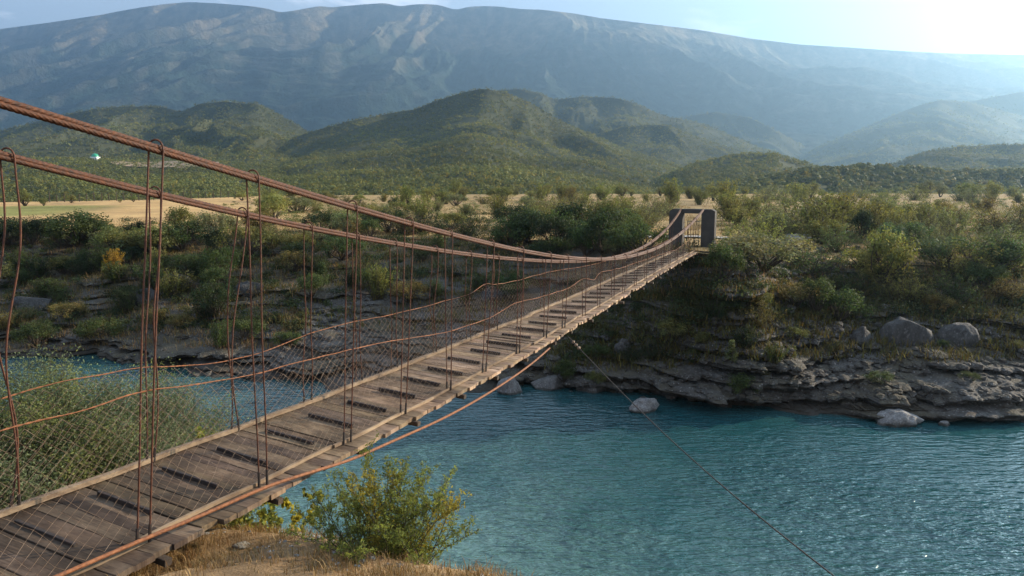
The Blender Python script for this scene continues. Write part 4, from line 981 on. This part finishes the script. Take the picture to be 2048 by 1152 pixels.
for n, x0, x1, y0, y1, hr, kinds, tones, noun, where in ZN_:
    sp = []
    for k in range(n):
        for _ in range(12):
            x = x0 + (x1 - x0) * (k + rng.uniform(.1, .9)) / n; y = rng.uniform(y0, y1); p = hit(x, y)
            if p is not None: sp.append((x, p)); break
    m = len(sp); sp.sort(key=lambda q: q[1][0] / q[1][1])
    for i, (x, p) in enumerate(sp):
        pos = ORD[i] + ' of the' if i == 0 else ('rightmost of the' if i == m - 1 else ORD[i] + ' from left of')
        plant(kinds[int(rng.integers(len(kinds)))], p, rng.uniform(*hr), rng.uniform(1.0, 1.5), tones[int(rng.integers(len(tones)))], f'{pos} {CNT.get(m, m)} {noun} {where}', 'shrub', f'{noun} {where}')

# the three plants on the near bank
def near_plant(name, base, stems_spec, leaf_n, leaf_size, aspect, mat, seed, label, cat, spread, height, tone_fn, hang=0., scat=.022, ulo=.15, hlo=.55):
    r = np.random.default_rng(seed); st = Geo(); C, N, T, S = [], [], [], []; b = np.array(base, float)
    for k in range(stems_spec):
        az = r.uniform(0, 2 * PI); s = spread * r.random() ** .6; h = height * r.uniform(hlo, 1.0) * (1 - .42 * (s / spread) ** 2)
        p0 = b + np.array([r.normal(0, .12 * spread), r.normal(0, .12 * spread), -.15]); p1 = p0 + np.array([math.cos(az) * s, math.sin(az) * s, h + .15])
        t = np.linspace(0, 1, 9)[:, None]; bow = r.normal(0, .07 * height, 3); path = p0 * (1 - t) + p1 * t + bow * np.sin(PI * t) + np.array([0, 0, -hang]) * t ** 3 * s
        st.tube(path, np.linspace(.010, .0025, 9) * (height / 2) ** .5, 4)
        tone = tone_fn(r); per = leaf_n // stems_spec; tw = max(6, per // 14)
        for q in range(tw):                                   # twigs with leaves along them
            u = r.uniform(ulo, 1); i0 = u * 8; k0_ = int(min(7, i0)); c0 = path[k0_] * (1 - (i0 - k0_)) + path[k0_ + 1] * (i0 - k0_)
            d = unit(1, r)[0]; d[2] = abs(d[2]) * .9 + .15; ln = height * r.uniform(.06, .15) * (1.25 - .5 * u); e = c0 + d * ln
            if q % 2 == 0: st.tube(np.array([c0, (c0 + e) / 2 + r.normal(0, .01, 3), e]), [.0035, .003, .0015], 3)
            m = per // tw; w_ = r.random((m, 1)); pp = c0 + (e - c0) * w_ + r.normal(0, scat * height / 2, (m, 3))
            nn = unit(m, r) * .9 + np.array([0, 0, .45]); nn /= np.linalg.norm(nn, axis=1)[:, None]
            C.append(pp); N.append(nn); T.append(tone * (.65 + .7 * r.random((m, 1)))); S.append(leaf_size * r.uniform(.65, 1.25, m))
    C, N, T, S = (np.concatenate(q) for q in (C, N, T, S)); e_ = empty(name, tuple(b)); off = -b
    v, f = leaf_quads(C, N, S, aspect, r, .08)
    o = link('crown', mesh_np('crown', v + off, f, [mat], False, np.repeat(T, 4, 0)), e_)
    o2 = Geo.build(st, 'stems', M_BARK, e_, True); o2.location = off
    tag(e_, label, cat); return e_
def zg(X, Y): return float(near_z(np.array([X]), np.array([Y]))[0])
def tone_w(r): return r.uniform(.75, 1.25) * (np.array([1.0, 1.05, .8]) if r.random() < .8 else np.array([1.5, 1.15, .6]))
def tone_o(r): return r.uniform(.75, 1.25) * (np.array([1., 1., 1.]) if r.random() < .7 else np.array([1.3, 1.2, .75]))
def tone_p(r): return r.uniform(.7, 1.2) * (np.array([1., 1., 1.]) if r.random() < .6 else np.array([1.35, 1.1, .7]))
near_plant('willow_bush', (-1.42, 8.05, zg(-1.42, 8.05) - .1), 74, 30000, .042, .38, M_WILLOW, 71, 'leafy willow bush with yellowing leaves at the bank edge below the bridge', 'bush', 1.02, 1.36, tone_w, ulo=.02)
near_plant('olive_bush', (-8.3, 12.8, 2.9), 210, 330000, .056, .42, M_OLIVE, 72, 'large grey-green wispy bush growing behind the netting at left', 'bush', 3.0, 4.0, tone_o, scat=.075, hlo=.7)
near_plant('olive_bush', (-5.55, 11.7, 3.1), 80, 80000, .054, .4, M_OLIVE, 73, 'smaller grey-green bush right of the large wispy bush behind the netting', 'bush', 1.3, 2.8, tone_o, scat=.075, hlo=.65)
near_plant('plane_sapling', (-3.55, 10.75, 4.05), 16, 1300, .085, .85, M_PLANE, 74, 'yellow-green sapling with broad leaves under the deck edge above the water', 'sapling', .85, 1.75, tone_p)
near_plant('plane_sapling', (-4.25, 10.9, 4.2), 10, 800, .08, .85, M_PLANE, 75, 'broad-leaved sapling at the grass rim in the shade of the deck', 'sapling', .7, 1.15, tone_p)
near_plant('plane_sapling', (-5.35, 12.6, 4.6), 7, 500, .075, .85, M_PLANE, 76, 'bright yellow-green sapling rising beyond the far kerb behind the netting', 'sapling', .45, 1.75, tone_p)
# ------------------------------------------------------------------ grass
def blades(name, P, hmin, hmax, width, label, seed, lean=.35, tones=((1, 1, 1),), blades_per=1, mat=None, spread=.05):
    r = np.random.default_rng(seed); P = np.repeat(np.asarray(P), blades_per, 0); n = len(P)
    P = P + np.concatenate([r.normal(0, spread, (n, 2)), np.zeros((n, 1))], 1)
    az = r.uniform(0, 2 * PI, n); h = hmin + (hmax - hmin) * r.random(n) ** 1.5; d = np.stack([np.cos(az), np.sin(az), 0 * az], -1); s = np.stack([-np.sin(az), np.cos(az), 0 * az], -1)
    ln = (lean * h * (.3 + r.random(n)))[:, None]; wv = (width * (.6 + .8 * r.random(n)))[:, None]
    b = P; m_ = P + d * ln * .3 + np.array([0, 0, 1]) * (h * .6)[:, None]; t = P + d * ln + np.array([0, 0, 1]) * h[:, None]
    V = np.stack([b - s * wv, b + s * wv, m_ + s * wv * .7, t, m_ - s * wv * .7], 1).reshape(-1, 3)
    i = np.arange(n)[:, None] * 5; F = np.stack([i + 0, i + 1, i + 2, i + 4], -1).reshape(-1, 4); F2 = np.stack([i + 4, i + 2, i + 3, i + 3], -1).reshape(-1, 4)
    tn = np.array(tones)[r.integers(0, len(tones), n)] * (.6 + .75 * r.random((n, 1)))
    V2 = V; me = bpy.data.meshes.new(name)
    F3 = np.stack([i + 4, i + 2, i + 3], -1).reshape(-1, 3)
    # quads then triangles
    loops = np.concatenate([F.ravel(), F3.ravel()]).astype(np.int32); ls = np.concatenate([np.arange(n) * 4, 4 * n + np.arange(n) * 3]).astype(np.int32)
    me.vertices.add(len(V)); me.vertices.foreach_set('co', V.astype(np.float32).ravel()); me.loops.add(len(loops)); me.loops.foreach_set('vertex_index', loops)
    me.polygons.add(2 * n); me.polygons.foreach_set('loop_start', ls); me.update(calc_edges=True)
    tt = np.ones((len(V), 4), dtype=np.float32); tt[:, :3] = np.repeat(tn, 5, 0); at = me.color_attributes.new('tint', 'FLOAT_COLOR', 'POINT'); at.data.foreach_set('color', tt.ravel())
    me.materials.append(mat or M_GRASS); o = link(name, me); tag(o, label, 'grass', kind='stuff'); return o
n = 60000; gx = rng.uniform(-7.5, 1.2, n); gy = rng.uniform(5.5, 12.5, n); gz = near_z(gx, gy); ge = np.interp(gx, EX, EY)
den = fbm(gx * 1.1, gy * 1.1, 801, 3); keep = (gy < ge + .25) & (rng.random(n) < np.clip(.4 + 1.6 * den, .03, 1)); P = np.stack([gx, gy, gz], -1)[keep]
blades('dry_grass', P, .03, .15, .0035, 'short dry brown grass on the near bank', 81, .8, ((.8, .76, .66), (.6, .46, .36), (1.0, .94, .84), (.5, .47, .32)), 2)
# scrub grass on the far bank and plain
def scatter_px(n, x0, x1, y0, y1, seed):
    r = np.random.default_rng(seed); out = []
    for k in range(n):
        p = hit(r.uniform(x0, x1), r.uniform(y0, y1))
        if p is not None: out.append(p)
    return np.array(out)
P = np.concatenate([scatter_px(1500, -20, 1300, 440, 560, 1), scatter_px(2600, 520, 2060, 392, 470, 2), scatter_px(700, 1300, 2060, 470, 600, 3), scatter_px(700, 0, 600, 560, 700, 4)])
blades('scrub_grass', P, .12, .42, .012, 'tufts of dry straw-coloured grass over the far bank and plain', 82, .7, ((.6, .58, .48), (.9, .85, .7), (.42, .48, .3), (.6, .48, .38)), 16, spread=.28)
P = np.concatenate([scatter_px(500, 1380, 2060, 560, 720, 5), scatter_px(420, 0, 1050, 470, 660, 6), scatter_px(250, 1100, 1400, 560, 740, 7)])
blades('green_undergrowth', P, .12, .5, .02, 'low green undergrowth among the far bank rocks', 83, .9, ((.25, .36, .2), (.35, .42, .22), (.3, .3, .18)), 26, spread=.33)

def thicket(name, P, rmin, rmax, m, tones, label, seed):
    r = np.random.default_rng(seed); n = len(P); rad = rmin + (rmax - rmin) * r.random(n) ** 1.5
    d = unit(n * m, r).reshape(n, m, 3); d[..., 2] = np.abs(d[..., 2]) - .1
    c = P[:, None] + d * rad[:, None, None] * r.random((n, m, 1)) ** .45 * np.array([1.25, 1.25, .95]) * (.7 + .6 * r.random((n, 1, 3)))
    nn = (d + .7 * r.normal(size=d.shape) + np.array([0, 0, .2])).reshape(-1, 3); nn /= np.linalg.norm(nn, axis=1)[:, None]
    tn = np.array(tones)[r.integers(0, len(tones), n)] * (.75 + .5 * r.random((n, 1)))
    v, f = leaf_quads(c.reshape(-1, 3), nn, .07 + .09 * r.random(n * m), .6, r)
    o = link(name, mesh_np(name, v, f, [M_LEAF], False, np.repeat(np.repeat(tn, m, 0) * (.75 + .5 * r.random((n * m, 1))), 4, 0))); tag(o, label, 'scrub', kind='stuff')
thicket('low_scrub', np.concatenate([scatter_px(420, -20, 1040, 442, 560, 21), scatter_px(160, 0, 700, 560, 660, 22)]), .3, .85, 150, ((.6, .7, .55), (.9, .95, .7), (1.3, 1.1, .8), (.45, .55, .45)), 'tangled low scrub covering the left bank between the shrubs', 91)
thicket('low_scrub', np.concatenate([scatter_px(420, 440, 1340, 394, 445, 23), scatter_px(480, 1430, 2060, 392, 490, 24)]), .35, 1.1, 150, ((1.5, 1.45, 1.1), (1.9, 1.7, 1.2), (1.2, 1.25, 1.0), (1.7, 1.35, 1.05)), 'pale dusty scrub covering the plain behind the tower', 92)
thicket('low_scrub', np.concatenate([scatter_px(330, 1340, 2060, 490, 640, 25), scatter_px(120, 1080, 1400, 560, 720, 26)]), .25, .75, 140, ((.6, .7, .55), (.9, .95, .75), (1.1, .95, .75)), 'low tangled scrub between the right bank ledges', 93)

# ------------------------------------------------------------------ rocks
def rock_mesh(seed, sub=4, flat=.6, rough=.5, blocky=.0):
    import bmesh
    bm = bmesh.new(); bmesh.ops.create_icosphere(bm, subdivisions=sub, radius=1)
    v = np.array([q.co[:] for q in bm.verts]); f = np.array([[q.index for q in p.verts] for p in bm.faces]); bm.free()
    r = np.random.default_rng(seed); s = r.uniform(0, 50, 3)
    n1 = fbm(v[:, 0] * 1.1 + s[0], v[:, 1] * 1.1 + v[:, 2] * .9 + s[1], seed, 3); n2 = fbm(v[:, 0] * 3 + s[1], v[:, 1] * 3 - v[:, 2] * 2.6 + s[2], seed + 5, 4)
    v = v * (1 + rough * n1 + .18 * n2)[:, None]
    for k in range(5):                                       # broken faces
        d = unit(1, r)[0]; dd = v @ d; lim = r.uniform(.55, .85); v = v - np.clip(dd - lim, 0, None)[:, None] * d * .85
    v[:, 2] *= flat; return mesh_np('boulder', v, f, [M_BOULDER], True)
def boulder(px, py, w_px, h_px, seed, label, group=None, flat=.55, sink=.35, tone=1., zfix=None, name='boulder', rough=.5):
    p = at_z(px, py, 0.0) if zfix is not None else hit(px, py)
    if p is None: return
    sx = w_px / FPX * p[1] / 2; sz = h_px / FPX * p[1] / (1 - sink) / 2 / flat * 1.15
    o = link(name, rock_mesh(seed, 4, flat, rough)); o.location = (p[0], p[1] + sx * .35, p[2] + sz * flat * (1 - 2 * sink) * .8); o.scale = (sx * 1.08, sx * .8, sz); o.rotation_euler = (0, 0, rng.uniform(-.25, .25))
    o.color = (tone, tone, tone * 1.02, 1); tag(o, label, 'boulder', group)
boulder(1290, 824, 66, 22, 1, 'pale flat-topped boulder standing in the water right of the guy rope', zfix=0, tone=.85)
boulder(1805, 850, 86, 30, 42, 'pale hump-backed boulder in the dark water at right', zfix=0, tone=.85)
boulder(1892, 852, 22, 11, 3, 'small pale rock in the water right of the hump-backed boulder', zfix=0, tone=.8)
boulder(1022, 788, 46, 26, 4, 'pale boulder at the waterline just under the deck edge', zfix=0, tone=.8)
boulder(1100, 780, 66, 26, 5, 'rounded grey boulder on the shore left of the guy rope', tone=0.5, flat=.42)
boulder(1182, 786, 58, 26, 6, 'grey shore boulder behind the guy rope', tone=0.45, flat=.42)
boulder(1246, 708, 40, 28, 7, 'grey boulder on the shaded bank right of the deck', tone=0.32, flat=.8)
boulder(1815, 690, 96, 56, 8, 'big round speckled boulder on the right ledges', tone=0.32, flat=.75, sink=.42, rough=.22)
boulder(1925, 692, 92, 40, 39, 'big low boulder right of the round speckled boulder', tone=0.28, flat=.6, sink=.42, rough=.22)
boulder(1722, 690, 42, 30, 10, 'reddish layered block left of the round speckled boulder', tone=0.3, flat=.9)
boulder(278, 606, 56, 30, 14, 'grey slab behind the first near hanger', tone=0.22)
boulder(65, 620, 76, 26, 15, 'long flat slab at the left bank', tone=0.22)
boulder(345, 575, 60, 26, 17, 'grey slab between the first and second near hangers', tone=0.22)
boulder(500, 590, 60, 26, 18, 'dark slab on the left bank behind the second near hanger', tone=0.22)
boulder(985, 600, 50, 22, 19, 'grey rock on the shaded bank behind the netting', tone=0.24)
# loose stones
def stones(name, P, smin, smax, label, seed, mat):
    r = np.random.default_rng(seed); n = len(P); rad = smin + (smax - smin) * r.random(n) ** 2.5
    V = ICO_V[None] * (1 + .5 * (r.random((n, 12, 1)) - .5)) * rad[:, None, None] * np.array([1, .9, .6]); a = r.uniform(0, 6.28, n); c, s = np.cos(a)[:, None], np.sin(a)[:, None]
    V = np.stack([V[..., 0] * c - V[..., 1] * s, V[..., 0] * s + V[..., 1] * c, V[..., 2]], -1) + np.asarray(P)[:, None]
    F = (ICO_F[None] + (np.arange(n) * 12)[:, None, None]).reshape(-1, 3); o = link(name, mesh_np(name, V.reshape(-1, 3), F, [mat], False)); tag(o, label, 'stones', kind='stuff')
stones('loose_stones', np.concatenate([scatter_px(2200, 0, 2060, 530, 800, 8), scatter_px(350, 1480, 1720, 490, 560, 9), scatter_px(900, 1050, 2060, 640, 810, 19)]), .03, .34, 'loose grey stones scattered over the far bank', 84, M_ROCK)
gx = rng.uniform(-5, .5, 260); gy = np.interp(gx, EX, EY) - rng.random(260) ** 1.4 * 1.8; stones('loose_pebbles', np.stack([gx, gy, near_z(gx, gy) + .005], -1), .008, .045, 'small pale stones in the dry grass of the near bank', 85, M_BOULDER)
def stone_on(X, Y, sx, sy, sz, seed, label):
    o = link('flat_stone', rock_mesh(seed, 3, .5)); o.location = (X, Y, zg(X, Y)); o.scale = (sx, sy, sz); o.color = (1.3, 1.2, 1.05, 1); tag(o, label, 'stone')
q_ = at_depth(485, 1133, 8.3); stone_on(q_[0], q_[1], .14, .10, .05, 31, 'pale flat stone lying in the dry grass under the deck')
q_ = at_depth(590, 1128, 8.6); stone_on(q_[0], q_[1], .12, .08, .05, 32, 'pale flat stone beside the foot of the willow bush')

# ------------------------------------------------------------------ far small things
DV = H['C0']; DB = BVHTree.FromPolygons(DV.reshape(-1, 3).tolist(), grid_faces(*DV.shape[:2]).tolist())
def on_hill(x, y):
    r = ray(x, y); h = DB.ray_cast(Vector(CAM), Vector(r / np.linalg.norm(r)), 3000); return None if h[0] is None else np.array(h[0])
p = None
for yy_ in range(318, 345):
    p = on_hill(187, yy_)
    if p is not None: break
if p is not None:
    s = p[1] / FPX; bld = empty('domed_shrine', tuple(p)); tag(bld, 'small white shrine with a green dome on the dark left slope', 'shrine')
    W = 6.6 * s; base = np.array([0, W, -1.5 * s])
    g = Geo(); g.box(base + np.array([0, 0, 3.2 * s]), (1, 0, 0), (0, 1, 0), (0, 0, 1), W, W, 4.6 * s, ch=.15 * s); part(g, 'wall', M_WHITE, bld, (0, 0, 0))
    n = 20; th = np.linspace(0, PI / 2, 8); prof = [(W * 1.02 * math.cos(t), 6.6 * s * math.sin(t)) for t in th]
    V = np.array([[r_ * math.cos(a_), r_ * math.sin(a_), z_] for r_, z_ in prof for a_ in np.linspace(0, 2 * PI, n, endpoint=False)]) + base + np.array([0, 0, 7.8 * s])
    F = [[k * n + j, k * n + (j + 1) % n, (k + 1) * n + (j + 1) % n, (k + 1) * n + j] for k in range(7) for j in range(n)]
    g = Geo(); g.add(V, F); g.tube(base + np.array([[0, 0, 14.2 * s], [0, 0, 16.5 * s]]), .25 * s, 6); part(g, 'dome', M_GREEN, bld, (0, 0, 0), True)
    for k in (-1, 0, 1):
        g = Geo(); g.box(base + np.array([k * W * .55, -W - .05 * s, 3.4 * s]), (1, 0, 0), (0, 1, 0), (0, 0, 1), .9 * s, .08 * s, 1.9 * s, ch=.02 * s); part(g, 'window' if k else 'door', M_DARK, bld, (0, 0, 0))
# bare cut earth along the slope road
def slope_patch(name, poly, label, lift=1.2):
    V = []; 
    for x, y0, y1 in poly:
        for y in np.linspace(y1, y0, 5):
            q2 = on_hill(x, y)
            V.append(q2 + np.array([0, -lift * 1.5, lift]) if q2 is not None else None)
    rows = [V[k * 5:(k + 1) * 5] for k in range(len(poly))]; rows = [r_ for r_ in rows if all(q2 is not None for q2 in r_)]
    if len(rows) < 3: return
    v = np.array(rows).reshape(-1, 3); o = link(name, mesh_np(name, v, grid_faces(len(rows), 5), [M_DIRT], True, np.ones((len(v), 3)))); tag(o, label, 'road', kind='structure')
xs_ = np.linspace(222, 440, 40)
slope_patch('dirt_road', [(x, 325.5 + 1.5 * math.sin(x * .05) + .6, 325.5 + 13 * math.sin(PI * (x - 215) / 240) ** .6 + 2 * float(fbm(x * .06, 1., 5, 3))) for x in xs_], 'bare brown road cut along the dark left slope')

fen = empty('field_fence', (-60, 140, 6)); tag(fen, 'thin wire fence on wooden posts along the far edge of the golden field', 'fence'); fo = -np.array(fen.location); tops = []
for x in np.linspace(96, 470, 26):
    D = np.interp(x, [0, 300, 600], [142, 166, 212]); X = (x - 1024) / FPX / 1.0101 * D; z = float(plain_z(np.array([X]), np.array([D]))[0]); hgt = rng.uniform(1.5, 2.1)
    g = Geo(); g.tube(np.array([[X, D, z - .2], [X + rng.normal(0, .05), D, z + hgt]]), [.10, .08], 6); part(g, 'post', M_BARK, fen, fo); tops.append((X, D, z))
for hh in (.6, 1.1, 1.5):
    g = Geo(); g.tube(np.array(tops) + np.array([0, 0, hh]), .012, 4); part(g, 'wire', M_DARKIRON, fen, fo)
